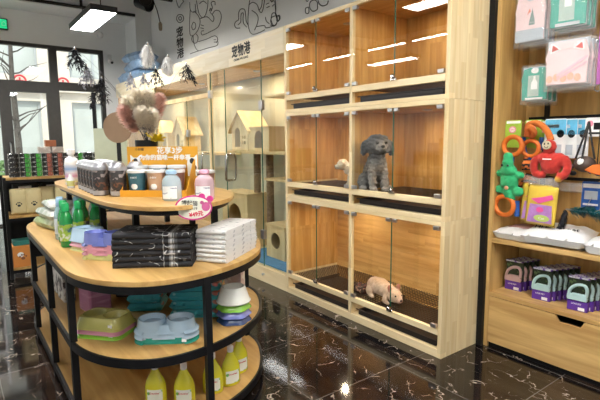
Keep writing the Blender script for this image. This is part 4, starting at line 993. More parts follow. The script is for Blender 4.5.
MB().lathe([(.020,0),(.022,.004),(.022,.06),(.012,.075),(.010,.095)], seg=18).build('bottle_body', WHITE, st_)
MB().lathe([(.0225,.015),(.0225,.05)], seg=18, cap0=False, cap1=False).build('label', YEL, st_)
# ---- oval handwritten sign on a clip at the riser edge
sg = thing('oval_price_sign', 'oval handwritten sign with a magenta border and a bear head on the riser edge', 'sign', (-2.072,.912,1.086), math.atan2(.90,.46))
def disc(mb, ol, y0, y1): mb.loops([[(x,y0,z) for x,z in ol],[(x,y1,z) for x,z in ol]]); return mb
MAGN = flat('magenta_border', (.62,.04,.26), .5); CREAM = flat('cream_card', (.80,.80,.68), .6)
ov = MB(); disc(ov, ellipse(.088,.060,40), 0, .002)
for dx in (.040,.078): disc(ov, [(dx+.016*math.cos(2*PI*i/16), .052-(.012 if dx>.05 else 0)+.016*math.sin(2*PI*i/16)) for i in range(16)], .0003, .0017)
ov.build('border', MAGN, sg, smooth=False)
disc(MB(), ellipse(.081,.053,40), -.001, -.0001).build('face', CREAM, sg, smooth=False)
br = MB(); disc(br, [(.058+.020*math.cos(2*PI*i/20), .004+.022*math.sin(2*PI*i/20)) for i in range(20)], -.002, -.0011)
for dx in (-.018,.018): disc(br, [(.058+dx+.009*math.cos(2*PI*i/12), .024+.009*math.sin(2*PI*i/12)) for i in range(12)], -.0025, -.002)
br.build('bear_drawing', flat('bear_pink',(.60,.12,.30),.6), sg, smooth=False)
text('handwriting', '博起猫', .026, INK, sg, (-.018,-.0014,.022), (PI/2,.1,0)); text('handwriting', '尔レ19', .020, INK, sg, (-.012,-.0014,-.004), (PI/2,.05,0))
text('red_handwriting', '¥49元', .026, flat('red_pen',(.70,.03,.08)), sg, (.012,-.0014,-.032), (PI/2,-.12,0), bold=.001)
MB().bx(-.012,.012,.0021,.009,.0,.036).build('clip', BLACKP, sg)

# ---- feather wands
FEA = flat('cream_feather', (.92,.86,.74), .9, var=.08, vs=40, sub=0); FEP = flat('pinkish_feather', (.80,.56,.48), .9, var=.12, vs=40); FEG = flat('grey_feather', (.40,.40,.44), .95, var=.5, vs=60); FEW = flat('white_feather', (.90,.89,.86), .95, var=.15, vs=40)
FEK = flat('black_feather', (.02,.02,.025), .9)
for m_ in (FEA, FEP, FEW, FEG):
    nt = m_.node_tree; b_ = nt.nodes['Principled BSDF']; tl = N(nt,'ShaderNodeBsdfTranslucent'); mx = N(nt,'ShaderNodeMixShader'); mx.inputs[0].default_value = .45
    c_ = b_.inputs['Base Color'].links[0].from_socket; L(nt, c_, tl.inputs[0]); L(nt, b_.outputs[0], mx.inputs[1]); L(nt, tl.outputs[0], mx.inputs[2]); L(nt, mx.outputs[0], nt.nodes['Material Output'].inputs[0])
def fluff(mb, c, ax, L_, r, n, seed, w=.0022, droop=.3):
    """a plume: many thin curved barbs around an axis"""
    rr = random.Random(seed); ax = Vector(ax).normalized()
    q = ax.to_track_quat('Z','Y').to_matrix()
    for i in range(n):
        t = rr.random(); a = rr.uniform(0,2*PI)
        base = Vector(c)+ax*(L_*t)
        rad = r*math.sin(PI*min(1,(.12+.80*t)))**.6*rr.uniform(.75,1.1)
        d = q @ Vector((math.cos(a),math.sin(a),rr.uniform(.1,.8))); d.normalize()
        e1 = base+d*rad*.55; e2 = base+d*rad+ax*rad*.25+Vector((0,0,-droop*rad))
        s = d.cross(ax); 
        if s.length < 1e-4: s = Vector((1,0,0))
        s = s.normalized()*w
        k = len(mb.v)
        mb.add([base-s, base+s, e1+s*1.5, e1-s*1.5, e2+s*.2, e2-s*.2], [(0,1,2,3),(3,2,4,5)])
va = thing('wand_holder', 'black pot with a yellow ribbon holding the feather wands behind the orange box', 'pot', (-2.82,.955,ZU))
MB().lathe([(.045,0),(.050,.005),(.066,.29),(.066,.31),(.056,.31),(.050,.10)], seg=24).build('pot', BLACKP, va)
yr = MB(); rr = random.Random(4)
for k in range(46):
    a = rr.uniform(0,2*PI); d = Vector((math.cos(a),math.sin(a),rr.uniform(-.2,.8)))*rr.uniform(.025,.065); p = Vector((.095,.030,.305)); s = Vector((-d.y,d.x,0)).normalized()*.011
    yr.add([p-s,p+s,p+d+s,p+d*.9-s+Vector((0,0,.01))],[(0,1,2,3)])
yr.build('ribbon', flat('yellow_ribbon',(.75,.58,.02),.4), va, smooth=False)
tops = [(-2.66,.805,1.625,FEA,'cream'),(-2.66,.865,1.665,FEA,'cream'),(-2.66,.925,1.665,FEA,'cream'),(-2.68,.995,1.650,FEP,'pinkish'),(-2.62,.87,1.565,FEA,'cream'),(-2.62,.925,1.555,FEA,'cream'),(-2.66,.785,1.575,FEP,'pinkish')]
nm = ['leftmost of the upper row','second of the upper row','third of the upper row','at the right end of the upper row','lower front left','lower front right','at the far left low down']
for i, (x,y,z,m_,cn) in enumerate(tops):
    t = thing('feather_wand', '%s fluffy cat wand in the black pot, %s' % (cn, nm[i]), 'cat wand', (-2.82+.008*(i-3),.955,ZU+.012), 0, 'fluffy wands in the black pot')
    b0 = Vector((0,0,0)); tp = Vector((x,y,z))-t.location
    MB().tube([b0, Vector((0,0,.29)), tp], .0022, 6).build('stick', BLACKP, t)
    dr = (tp-Vector((0,0,.24))).normalized(); ln = .13 if i in (4,5) else .16; f = MB(); fluff(f, tp-dr*ln, dr, ln+.015, .058, 1400, i+50, .0016, .1)
    f.build('plume', m_, t, smooth=False)
    if i in (4,5): f = MB(); fluff(f, tp-dr*.12, dr, .05, .045, 300, i+80, .0015, .2); f.build('under_plume', FEG, t, smooth=False)
GWIRE = flat('grey_wire', (.16,.16,.17), .4)
def arc_wand(label, end, m_, seed, L_=.10, r=.035, n=90, kind='tassel', off=0):
    t = thing('feather_teaser', label, 'cat wand', (-2.82+.01*math.cos(off),.955+.012*math.sin(off),ZU+.012), 0, 'feather teasers on thin wires')
    b0 = Vector((0,0,0)); e = Vector(end)-t.location
    mid = Vector((0,0,.30)).lerp(e,.55)+Vector((0,0,.12))
    b1 = Vector((0,0,.30)); pts = [b0]+[b1.lerp(mid,k/8).lerp(mid.lerp(e,k/8),k/8) for k in range(9)]
    MB().tube(pts, .0009, 5).build('wire', GWIRE, t)
    f = MB()
    if kind == 'tassel':
        rr = random.Random(seed)
        for q in range(7):
            a = rr.uniform(0,2*PI); d = Vector((math.cos(a)*.45,math.sin(a)*.45,-1)).normalized()
            fluff(f, e, d, L_*rr.uniform(.7,1.1), r*.45, n//7, seed*7+q, .0022, .1)
        f.build('feathers', m_, t, smooth=False)
    else:
        fluff(f, e, Vector((0,0,-1)), L_, r, n, seed, .002, .1); f.build('feathers', m_, t, smooth=False)
    MB().lathe([(.004,-.004),(.006,.0),(.004,.014)], tuple(e), 10).build('bell', CHROME, t)
    return t
arc_wand('black and white feather teaser hanging highest at the left in front of the window', (-2.90,.606,1.915), FEK, 3, .14, .08, 210, off=1)
arc_wand('brownish feather teaser hanging in front of the window, second from the left', (-2.92,.665,1.83), FEG, 4, .14, .07, 200, off=2)
arc_wand('black feather teaser hanging over the silver lidded tubs', (-2.93,.748,1.77), FEK, 5, .18, .09, 300, off=3)
arc_wand('white fluffy teaser held highest over the light blue bags', (-2.90,1.015,1.985), FEW, 6, .12, .06, 500, 'plume', off=4)
arc_wand('white fluffy teaser with a grey tip in front of the fascia board', (-2.90,1.14,1.925), FEW, 7, .10, .055, 420, 'plume', off=5)
arc_wand('black and white feather teaser at the right in front of the fascia board', (-2.90,1.262,1.89), FEK, 8, .13, .08, 190, off=6)
arc_wand('thin grey feather teaser left of the cream plumes', (-2.90,.905,1.80), FEG, 9, .10, .05, 120, off=1.5)
arc_wand('small grey feather teaser above the cream plumes', (-2.90,.985,1.80), FEG, 10, .08, .05, 110, off=2.5)
arc_wand('black feather teaser just right above the cream plumes', (-2.90,1.06,1.845), FEK, 11, .12, .06, 130, off=3.5)
# brown round paddle
pd = thing('round_paddle', 'round brown cardboard paddle standing behind the silver lidded tubs', 'paddle', (-3.13,.88,ZU), math.atan2(.80,.60))
mb = MB(); mb.loops([[(.092*math.cos(2*PI*i/40),-.006,.392+.098*math.sin(2*PI*i/40)) for i in range(40)],[(.092*math.cos(2*PI*i/40),.006,.392+.098*math.sin(2*PI*i/40)) for i in range(40)]])
mb.build('paddle_face', flat('brown_board',(.27,.17,.10),.7), pd, smooth=False); MB().bx(-.012,.012,-.006,.006,.03,.295).build('handle', BLACKP, pd)
MB().lathe([(.05,0),(.05,.03)], seg=20).build('foot', BLACKP, pd)
gp = thing('sage_backboard', 'pale sage green upright board on the riser behind the silver lidded tubs', 'board', (-3.62,.96,ZU), math.atan2(.80,.60))
MB().bx(-.12,.12,-.006,.006,0,.40).build('panel', flat('sage_board',(.42,.46,.34),.6), gp, smooth=False); MB().bx(-.12,.12,-.02,.02,0,.012).build('foot', BLACKP, gp)
MB().bx(-.125,-.10,.007,.02,0,.66).build('upright', BLACKM, gp, smooth=False)

# ================================================================ GONDOLA BY THE WINDOW
gd = thing('gondola_shelf', 'low black steel gondola with pale board shelves in front of the shop window', 'shelf unit', (-5.5,.40,0))
for z in (.12,.66,1.05): MB().bx(-.42,0,.03,1.75,z-.025,z).build('shelf', BIRCH if z<1.5 else BIRCH, gd, bevel=.002)
for z in (.12,.66,1.05): MB().bx(-.012,-.0,.03,1.75,z-.055,z-.0255).build('shelf_rim', BLACKM, gd, smooth=False)
for x in (-.42,-.0):
    for y in (0,1.75): MB().bx(x-.03,x,y,y+.03,0,1.05).build('leg', BLACKM, gd, smooth=False)
MB().bx(-.45,-.42,.03,1.75,.12,1.024).build('back_panel', BLACKM, gd, smooth=False)
CANB = speckle('black_can_print', (.02,.02,.02), (.42,.42,.40), 55, .56, .60, .4)
def can_wrap(name, c):
    m, nt, b = new(name); tc = N(nt,'ShaderNodeTexCoord'); s = N(nt,'ShaderNodeSeparateXYZ'); L(nt, tc.outputs['Object'], s.inputs[0])
    r = ramp(nt, s.outputs[1], [(0,(.02,.02,.02)),(1,c)], 'CONSTANT'); r.color_ramp.elements[1].position = .004
    n = N(nt,'ShaderNodeTexNoise'); n.inputs['Scale'].default_value = 60; L(nt, tc.outputs['Object'], n.inputs['Vector'])
    r2 = ramp(nt, n.outputs['Fac'], [(.55,(0,0,0)),(.6,(.5,.5,.48))]); mx = N(nt,'ShaderNodeMix', data_type='RGBA', blend_type='LIGHTEN'); mx.inputs[0].default_value = 1
    L(nt, r.outputs[0], mx.inputs[6]); L(nt, r2.outputs[0], mx.inputs[7]); L(nt, mx.outputs[2], b.inputs['Base Color']); b.inputs['Roughness'].default_value = .35; return m
CG = can_wrap('green_can_wrap',(.06,.42,.06)); CP = can_wrap('red_brown_can_wrap',(.42,.13,.09))
def can(mat, kind):
    t = thing('pet_food_can', '', 'can', (0,0,0)); MB().lathe([(.047,.002),(.049,.004),(.049,.042),(.047,.044)], seg=22).build('wrapper', mat, t)
    MB().lathe([(.048,.0445),(.049,.046),(.046,.0475),(.044,.045)], seg=22).build('rim', CHROME, t); return t
wcol = {'g':('green and black',CG),'p':('red brown and black',CP),'k':('black printed',CANB)}
protos = {k: can(v[1], k) for k, v in wcol.items()}; used = set()
seq = 'kggpppgkkpgkgp'
for c_, k in enumerate(seq):
    for i in range(5):
        for row in ((0,) if i < 4 else (0,)):
            p = (-5.565, .515+.1015*c_, 1.0505+i*.048)
            lb = '%s can, %s in the %s column on the gondola' % (wcol[k][0], ordl(i,5), ['first','second','third','fourth','fifth','sixth','seventh','eighth','ninth','tenth','eleventh','twelfth','thirteenth','fourteenth'][c_])
            if k not in used: o = protos[k]; used.add(k); o.location = p; o['label'] = lb
            else: o = dup(protos[k], p, label=lb)
            o['group'] = 'stacked pet food cans on the gondola'; o.rotation_euler = (0,0,-.25)
JAR = speckle('beige_jar', (.45,.38,.33), (.70,.64,.58), 20, .5, .6, .5)
for i, (y,lb) in enumerate([(.80,'left'),(.925,'right')]):
    tag(MB().box((-5.57,y,1.294+.031),(.09,.11,.06)).build('beige_box', JAR, bevel=.003), 'small beige box on top of the cans, %s one of the pair' % lb, 'box', 'small boxes on top of the cans')
tag(MB().box((-5.57,.863,1.357+.035),(.085,.10,.068)).build('rust_box', speckle('rust_box_print',(.42,.13,.05),(.62,.25,.12),8,.5,.6,.5), bevel=.003), 'rust red box topmost above the can columns by the window', 'box')
# kraft pouches with paw prints
KR = flat('kraft_yellow', (.66,.56,.30), .6, var=.05); KR2 = flat('kraft_pale', (.70,.62,.38), .6, var=.05)
def paw(mb, x, y, z, s):
    def dd(dx, dz, r, e=1.0): mb.loops([[(x, y+dx*s+r*s*math.cos(2*PI*i/12), z+dz*s+r*s*e*math.sin(2*PI*i/12)) for i in range(12)],[(x+.0008, y+dx*s+r*s*math.cos(2*PI*i/12), z+dz*s+r*s*e*math.sin(2*PI*i/12)) for i in range(12)]])
    dd(0,0,.42,.8)
    for dx, dz in ((-.62,.45),(-.22,.82),(.22,.82),(.62,.45)): dd(dx,dz,.18,1.3)
def kpouch(label, loc, mat, w=.15, h=.27):
    t = thing('paw_print_pouch', label, 'pouch', loc, 0, 'kraft pouches on the gondola')
    o = MB(); pillow(o, w, h, .05, 12, 12, .003, 2, .5)
    b = weld(o.build('pouch_body', mat, t)); b.rotation_euler = (PI/2,0,PI/2); b.location = (0,0,h/2+.002)
    f = MB(); paw(f, .0255, 0, h*.36, .036); f.bx(.0185,.0195,-.028,.028,h*.80,h*.84); f.build('print', INK, t, smooth=False); return t
kp = kpouch('kraft pouch with a black paw print, leftmost on the middle gondola shelf', (-5.56,.53,.662), KR)
for i in range(1,10):
    dup(kp, (-5.56-.09*(i%2==0 and i>1), .53+.138*i, .662), label='kraft pouch with a black paw print, %s from the left on the middle gondola shelf' % ['','second','third','fourth','fifth','sixth','seventh','eighth','ninth','tenth'][i])
for i in range(5):
    y = .62+.26*i
    t = thing('black_bowl_box', 'flat black box with a white mark behind the kraft pouches, %s from the left' % ['first','second','third','fourth','last'][i], 'box', (-5.72,y,.662), 0, 'black boxes behind the kraft pouches')
    MB().bx(-.10,.04,-.12,.12,0,.31).build('carton', BLACKP, t, bevel=.003); MB().bx(.0405,.0415,-.07,.05,.26,.285).build('white_mark', PAPER, t, smooth=False)
ob = thing('orange_carton', 'orange carton with a small animal print on the lowest gondola shelf', 'carton', (-5.60,.535,.122))
MB().bx(-.12,.09,-.10,.10,0,.22).build('carton', flat('orange_carton_board',(.70,.27,.06),.55,var=.04), ob, bevel=.003)
pr = MB(); paw(pr, .0905, -.01, .09, .045); pr.build('print', flat('brown_print',(.25,.10,.05),.6), ob, smooth=False)
pr = MB(); pr.loops([[(.0905, -.03+.03*math.cos(2*PI*i/16), .13+.026*math.sin(2*PI*i/16)) for i in range(16)],[(.0912, -.03+.03*math.cos(2*PI*i/16), .13+.026*math.sin(2*PI*i/16)) for i in range(16)]]); pr.build('figure', PAPER, ob, smooth=False)
tag(MB().box((-5.62,.535,.343+.025),(.18,.17,.046)).build('teal_box', flat('teal_box',(.03,.20,.17),.5), bevel=.004), 'flat dark teal box lying on the orange carton', 'box')
for i,(y,m_,lb) in enumerate([(.86,DRK,'first'),(1.08,DRK,'second'),(1.30,speckle('red_carton',(.25,.07,.05),(.5,.3,.2),10,.5,.6,.5),'third'),(1.55,speckle('brown_carton',(.20,.12,.07),(.5,.4,.3),10,.5,.6,.5),'fourth'),(1.85,DRK,'last')]):
    tag(MB().box((-5.66,y,.121+.13),(.2,.17,.26)).build('dark_carton', m_, bevel=.004), 'dark carton on the lowest gondola shelf, %s right of the orange one' % lb, 'carton', 'dark cartons low on the gondola')
# second gondola further left
g2 = thing('steel_wire_rack', 'grey steel rack cut by the left edge of the picture', 'rack', (-5.62,-.75,0))
for z in (.3,.55,.8,1.05): MB().bx(-.3,0,0,1.08,z-.02,z).build('shelf', STEEL, g2, smooth=False)
for x in (-.32,0):
    for y in (0,1.06): MB().bx(x,x+.02,y,y+.02,0,1.15).build('leg', STEEL, g2, smooth=False)

# ================================================================ RIGHT WALL SHELF UNIT
un = thing('wall_shelf_unit', 'tall oak wall unit with drawer, shelf and hanging panel right of the pet cages', 'shelf unit', (-1.70,2.83,0))
W_ = 1.45
MB().bx(-.038,0,-.03,.01,0,3.0).build('black_post', BLACKM, un, smooth=False)
MB().bx(.0,.028,0,.38,.0,3.0).build('side_panel', OAK, un, smooth=False)
MB().bx(W_,W_+.028,0,.38,.0,3.0).build('side_panel', OAK, un, smooth=False)
MB().bx(.028,W_,.36,.38,.0,3.0).build('back_panel', OAK, un, smooth=False)
MB().bx(.028,W_,-.0,.36,.722,.752).build('shelf', OAKH, un, bevel=.002)
MB().bx(.028,W_,-.0,.36,.358,.384).build('deck', OAKH, un, bevel=.002)
MB().bx(.028,W_,.02,.05,0,.035).build('toe_board', BLACKM, un, smooth=False)
dw = MB(); a, b2 = .03, 1.00
front_with_hole(dw, [(a,.037),(b2,.037),(b2,.354),(.62,.354),(.60,.314),(.48,.314),(.455,.354),(a,.354)], [], 0, .018)
dwo = dw.build('drawer', OAKH, un, smooth=False); MB().bx(a+.02,b2-.02,.019,.34,.06,.305).build('drawer_box', BLACKP, dwo, smooth=False)
dw = MB(); dw.bx(1.004,W_-.003,0,.018,.037,.354); dw.build('drawer', OAKH, un, smooth=False)
for x in (.17,.78): MB().bx(x-.016,x+.016,.350,.3599,.76,3.0).build('slotted_upright', BLACKM, un, smooth=False)
for z in (1.145,1.535,2.46): MB().bx(.06,W_-.02,.335,.3495,z-.010,z+.010).build('hook_rail', BLACKM, un, smooth=False)
def hook(x, z, l=.2, par=None): return MB().tube([(0,.33-.12,0),(0,.33-.12-l+.12,0),(0,.33-.12-l+.10,.02)],.003,6)
# --- clothing packs
CF = film('clear_bag_film', (.85,.85,.84), .16, .08)
PKC = flat('pale_pink_cloth', (.80,.60,.60), .85, var=.05, bump=.2); TLC = flat('teal_green_cloth', (.015,.34,.25), .85, var=.06, bump=.2); GYC = flat('pale_grey_cloth', (.50,.53,.57), .85, var=.05); PCH = flat('peach_print', (.78,.42,.28), .8)
def ext(mb, ol, y0, y1): mb.loops([[(x,y0,z) for x,z in ol],[(x,y1,z) for x,z in ol]]); return mb
def garment(w, h): return [(-w*.49,h*.12),(-w*.46,h*.04),(-w*.45,-h*.42),(w*.45,-h*.42),(w*.46,h*.04),(w*.49,h*.12),(w*.40,h*.42),(w*.16,h*.46),(0,h*.38),(-w*.16,h*.46),(-w*.40,h*.42)]
def pack(name, label, loc, w, h, cloth, trim, group, rz=.1, ry=0, extra=None):
    t = thing(name, label, 'pack', loc, rz, group, ry=ry)
    ext(MB(), [(x*.97,z) for x,z in [(-w*.45,-h*.40),(w*.45,-h*.40),(w*.45,h*.44),(-w*.45,h*.44)]], .004, .010).build('backing_card', GYC, t, smooth=False)
    g = ext(MB(), garment(w*.96,h*.92), -.010, .0035).build('garment', cloth, t, smooth=False, bevel=.004)
    tr_ = MB(); tr_.loops([[(w*.13*math.cos(2*PI*i/16),-.0125,h*.34+h*.07*math.sin(2*PI*i/16)) for i in range(16)],[(w*.13*math.cos(2*PI*i/16),-.0102,h*.34+h*.07*math.sin(2*PI*i/16)) for i in range(16)]])
    tr_.bx(-w*.3,w*.3,-.0125,-.0102,-h*.38,-h*.33); tr_.build('trim', trim, t, smooth=False)
    if extra: extra(t, w, h)
    m = MB(); pillow(m, w, h, .045, 14, 14, .004, int(w*1000), .3)
    f = weld(m.build('clear_bag', CF, t)); f.rotation_euler = (PI/2,0,0)
    MB().tube([(0,.0,h*.5-.004),(0,.02,h*.5+.012),(0,.27,h*.5+.012)], .003, 6).build('hook', CHROME, t)
    return t
def tree_print(t, w, h):
    MB().bx(-w*.43,w*.43,-.0132,-.0127,-h*.40,-h*.20).build('grey_hem', flat('blue_grey_cloth',(.42,.47,.52),.85), t, smooth=False)
    ext(MB(), [(-w*.02,-.03),(w*.16,-.03),(w*.07,.05)], -.0135, -.0127).bx(-w*.02,w*.16,-.0135,-.0127,-.045,-.032).build('print', flat('grey_green_print',(.20,.28,.26),.8), t, smooth=False)
    ext(MB(), [(-w*.09,.015),(w*.03,.035),(-w*.02,.05)], -.0138, -.0127).build('print', flat('coral_print',(.75,.22,.15),.8), t, smooth=False)
def bottle_print(t, w, h):
    MB().bx(-w*.22,w*.16,-.0135,-.0127,-h*.30,h*.22).build('print_panel', flat('grey_green_panel',(.38,.50,.44),.8), t, smooth=False)
    ext(MB(), [(-.018,-.03),(.018,-.03),(.018,.01),(.006,.03),(.006,.05),(-.006,.05),(-.006,.03),(-.018,.01)], -.0145, -.0136).build('print', PAPER, t, smooth=False)
def fox_print(t, w, h):
    for s in (-1,1):
        e = [(s*w*.34,h*.40),(s*w*.12,h*.26),(s*w*.36,h*.20)]; ext(MB(), e, -.0150, -.0137).build('ear_print', PAPER, t, smooth=False)
        e = [(s*w*.31,h*.36),(s*w*.17,h*.27),(s*w*.33,h*.23)]; ext(MB(), e, -.0160, -.0151).build('ear_inner', flat('brick_red',(.55,.07,.05),.8), t, smooth=False)
    mb = MB()
    for k in range(5):
        a = (-w*.35+w*.15*k, -h*.28+h*.03*(k%2)); mb.loops([[(a[0]+.018*math.cos(2*PI*i/10),-.0150,a[1]+.022*math.sin(2*PI*i/10)) for i in range(10)],[(a[0]+.018*math.cos(2*PI*i/10),-.0137,a[1]+.022*math.sin(2*PI*i/10)) for i in range(10)]])
    mb.build('print', PCH, t, smooth=False)
    MB().box((.03,-.0146,-.02),(w*.75,.0016,.014), 0, 0, -.55).box((.03,-.0146,-.045),(w*.7,.0016,.010), 0, 0, -.5).build('drawstring', flat('pink_cord',(.75,.45,.52),.7), t, smooth=False)
G1 = 'clothing packs hanging on the oak panel'
def series(n, name, lab, loc, *a, **k):
    for i in range(n):
        l2 = (loc[0]+.004*i, loc[1]+.048*i, loc[2]-.004*i)
        if i == 0: base = pack(name, lab+', foremost', l2, *a, **k); short = lab.split(' hanging')[0].replace(' with a grey hem',' top left').replace(' with a bottle print',' top right').replace(' with a white collar',' lower left')
        else: dup(base, l2, label=short+', %s behind the front one' % ['','next','last'][i])
series(3,'clothing_pack','pale pink garment pack with a grey hem hanging top left on the oak panel',(-1.50,2.855,2.12),.19,.34,PKC,GYC,G1,.08,extra=tree_print)
series(3,'clothing_pack','teal green garment pack with a bottle print hanging top right on the oak panel',(-1.285,2.855,2.165),.21,.35,TLC,GYC,G1,.12,extra=bottle_print)
series(3,'clothing_pack','pink garment pack with two red eared flaps hanging below the teal one',(-1.275,2.855,1.825),.245,.30,PKC,PKC,G1,.10,extra=fox_print)
series(3,'clothing_pack','smaller teal garment pack with a white collar hanging below the pale pink one',(-1.475,2.90,1.73),.17,.24,TLC,PAPER,G1,.10,extra=bottle_print)
# leashes
PCL = flat('purple_webbing', (.45,.14,.42), .7); GCL = flat('dark_webbing', (.05,.05,.07), .7)
for i,(x,m_,lb) in enumerate([(-1.135,PCL,'purple leash strap hanging beside the garment packs'),(-1.105,GCL,'black leash strap hanging next to the purple one'),(-1.07,flat('grey_webbing',(.22,.22,.25),.7),'grey leash strap at the right picture edge'),(-1.03,GCL,'black leash strap outermost at the right picture edge')]):
    t = thing('dog_leash', lb, 'leash', (x,2.93-.01*i,1.70), 0, 'leashes hanging on the oak panel')
    MB().bx(-.011,.011,-.004,.004,.0,.72).box((.004,.012,.33),(.022,.008,.62)).build('strap', m_, t, bevel=.001)
    MB().torus((0,0,-.02),.018,.004,Matrix.Rotation(PI/2,3,'X'),18,6).build('ring', CHROME, t); MB().tube([(0,.0,.73),(0,.22,.735)],.003,6).build('hook', CHROME, t)

# --- cards and toys
def hcard(label, loc, w, h, mats, group, rz=.05, prints=(), name='toy_card'):
    t = thing(name, label, 'toy card', loc, rz, group)
    ext(MB(), [(x,z+h/2) for x,z in rrect(w,h,.010,4)], -.001, .001).build('card', mats, t, smooth=False)
    for (kind, x, z, a, b, m_) in prints:
        mb = MB()
        if kind == 'o': ext(mb, [(x+a*math.cos(2*PI*i/20),z+b*math.sin(2*PI*i/20)) for i in range(20)], -.0022, -.0011)
        else: mb.bx(x-a,x+a,-.0022,-.0011,z-b,z+b)
        mb.build('print', m_, t, smooth=False)
    MB().tube([(0,.0,h-.012),(0,.25,h-.008)],.003,6).build('hook', CHROME, t)
    return t
GCARD = flat('lime_card', (.35,.55,.06), .4, var=.1, vs=30); PKP = flat('pink_print', (.75,.25,.35), .6); SKYC = flat('sky_card', (.12,.45,.68), .4, var=.12, vs=30)
ga = hcard('lime green toy card with a pink round mark, left of the hanging toys', (-1.615,2.93,1.345), .105, .175, GCARD, 'lime green toy cards', prints=[('o',-.005,.115,.024,.022,PKP),('o',-.005,.115,.017,.015,PAPER),('b',0,.162,.045,.008,PAPER),('b',-.005,.115,.012,.004,PKP)])
dup(ga, (-1.50,2.96,1.345), label='lime green toy card behind the orange rope loop')
dup(ga, (-1.47,3.00,1.340), label='lime green toy card furthest back behind the blue rope')
gb = hcard('pale blue toy card with a round black toy, foremost above the red plush toy', (-1.365,2.96,1.285), .125, .235, PAPER, 'pale blue toy cards', prints=[('b',0,.185,.06,.044,SKYC),('b',-.015,.19,.035,.010,PAPER),('o',.03,.145,.020,.024,BLACKP),('b',.0,.05,.04,.03,GYC)])
for i,lb in enumerate(['pale blue toy card with a round black toy, second of three','pale blue toy card with a round black toy, rightmost of three']):
    c_ = dup(gb, (-1.315+.052*i,2.99+.03*i,1.283), label=lb)
gk = hcard('white card with a pink flower mark above the brown ball toys', (-1.155,3.00,1.41), .12, .11, PAPER, 'white cards above the brown toys', prints=[('o',-.035,.075,.018,.018,PKP),('b',.02,.06,.035,.02,BLACKP),('b',0,.02,.04,.006,INK)])
dup(gk, (-1.03,3.01,1.41), label='white card with a pink flower mark at the right picture edge')
# orange rubber rings
ORR = flat('orange_rubber', (.72,.17,.02), .55, var=.05); BLR = flat('blue_rope', (.02,.08,.30), .8, var=.3, vs=60); GRP = flat('green_plush', (.03,.42,.16), .95, var=.12, vs=30, bump=.6, bs=120); RDP = flat('red_plush', (.52,.03,.02), .95, var=.12, vs=30, bump=.6, bs=120); ORP = flat('orange_plush', (.60,.16,.03), .95, var=.12, bump=.5, bs=120); BRP = flat('brown_leather', (.07,.045,.035), .6, var=.2)
RX = Matrix.Rotation(PI/2,3,'X')
# green crocodile plush between two orange rings
cz = thing('green_crocodile_toy', 'green plush crocodile rope toy hanging between two orange rings', 'toy', (-1.588,2.86,1.01), -.12); cz.scale = (1.22,1.1,1.10)
MB().torus((.012,-.0,.315),.052,.0135,RX).build('ring', ORR, cz)
MB().torus((-.018,-.005,-.035),.055,.0135,RX).build('ring', ORR, cz)
MB().tube([(.012,0,.265),(.0,0,.16),(-.01,0,.02)],.014,8).tube([(.045,.01,.0),(.05,.01,-.09)],.014,8).build('rope', BLR, cz)
bp = [((0,0,.11),(.052,.035,.055),(0,0,0),0),((0,-.01,.175),(.045,.036,.034),(0,0,0),0),((0,-.02,.215),(.032,.030,.038),(0,0,0),0),((0,-.018,.255),(.026,.024,.026),(0,0,0),0),
      ((-.060,0,.155),(.024,.018,.020),(0,0,0),0),((.060,0,.15),(.026,.018,.022),(0,0,0),0),((-.055,0,.06),(.030,.020,.026),(0,0,0),0),((.055,0,.055),(.032,.020,.028),(0,0,0),0),((0,0,.04),(.03,.025,.04),(0,0,0),0),((.02,0,.02),(.02,.02,.03),(0,0,0),0),((-.02,-.02,.19),(.016,.014,.016),(0,0,0),0),((.02,-.02,.19),(.016,.014,.016),(0,0,0),0)]
blob('body', bp, .006, [(.03,.42,.16)], cz, .004, 60)
MB().ball((.012,-.040,.075),(.012,.006,.012)).build('badge', flat('peach_badge',(.70,.35,.22),.6), cz)
MB().ball((-.017,-.044,.205),.006).ball((.017,-.044,.205),.006).build('eyes', INK, cz)
# orange tiger toy behind
tz = thing('orange_tiger_toy', 'orange and black plush tiger rope toy hanging behind the crocodile', 'toy', (-1.495,2.93,1.03), 0)
MB().torus((0,0,.31),.050,.0135,RX).build('ring', ORR, tz); MB().torus((-.01,0,-.05),.050,.0135,RX).build('ring', ORR, tz)
MB().tube([(.0,0,.26),(.01,0,.1),(-.01,0,.0)],.013,8).build('rope', BLR, tz)
MB().tube([(-.06,.02,.38),(-.05,.02,.30),(-.035,.02,.26)],.013,8).tube([(.055,.02,.38),(.05,.02,.30)],.013,8).build('rope_tail', BLR, tz)
def tiger():
    m, nt, b = new('tiger_plush'); tc = N(nt,'ShaderNodeTexCoord'); wv = N(nt,'ShaderNodeTexWave'); wv.inputs['Scale'].default_value = 9; wv.inputs['Distortion'].default_value = 5; wv.bands_direction = 'Z'
    L(nt, tc.outputs['Object'], wv.inputs['Vector']); r = ramp(nt, wv.outputs['Fac'], [(.18,(.02,.01,.01)),(.28,(.60,.15,.03))]); L(nt, r.outputs[0], b.inputs['Base Color']); b.inputs['Roughness'].default_value = .95; return m
tb2 = blob('body', [((0,0,.10),(.045,.03,.06),(0,0,0),0),((0,-.01,.20),(.048,.036,.045),(0,0,0),0),((-.045,0,.07),(.025,.018,.03),(0,0,0),0),((.045,0,.07),(.025,.018,.03),(0,0,0),0),((-.03,0,.245),(.015,.012,.018),(0,0,0),0),((.03,0,.245),(.015,.012,.018),(0,0,0),0),((.04,0,.15),(.025,.018,.022),(0,0,0),0)], .006, [(.6,.15,.03)], tz, .003, 60)
tb2.data.materials.clear(); tb2.data.materials.append(tiger())
MB().ball((-.015,-.045,.205),.008).ball((.016,-.045,.205),.008).ball((0,-.048,.185),.007).build('eyes', INK, tz)
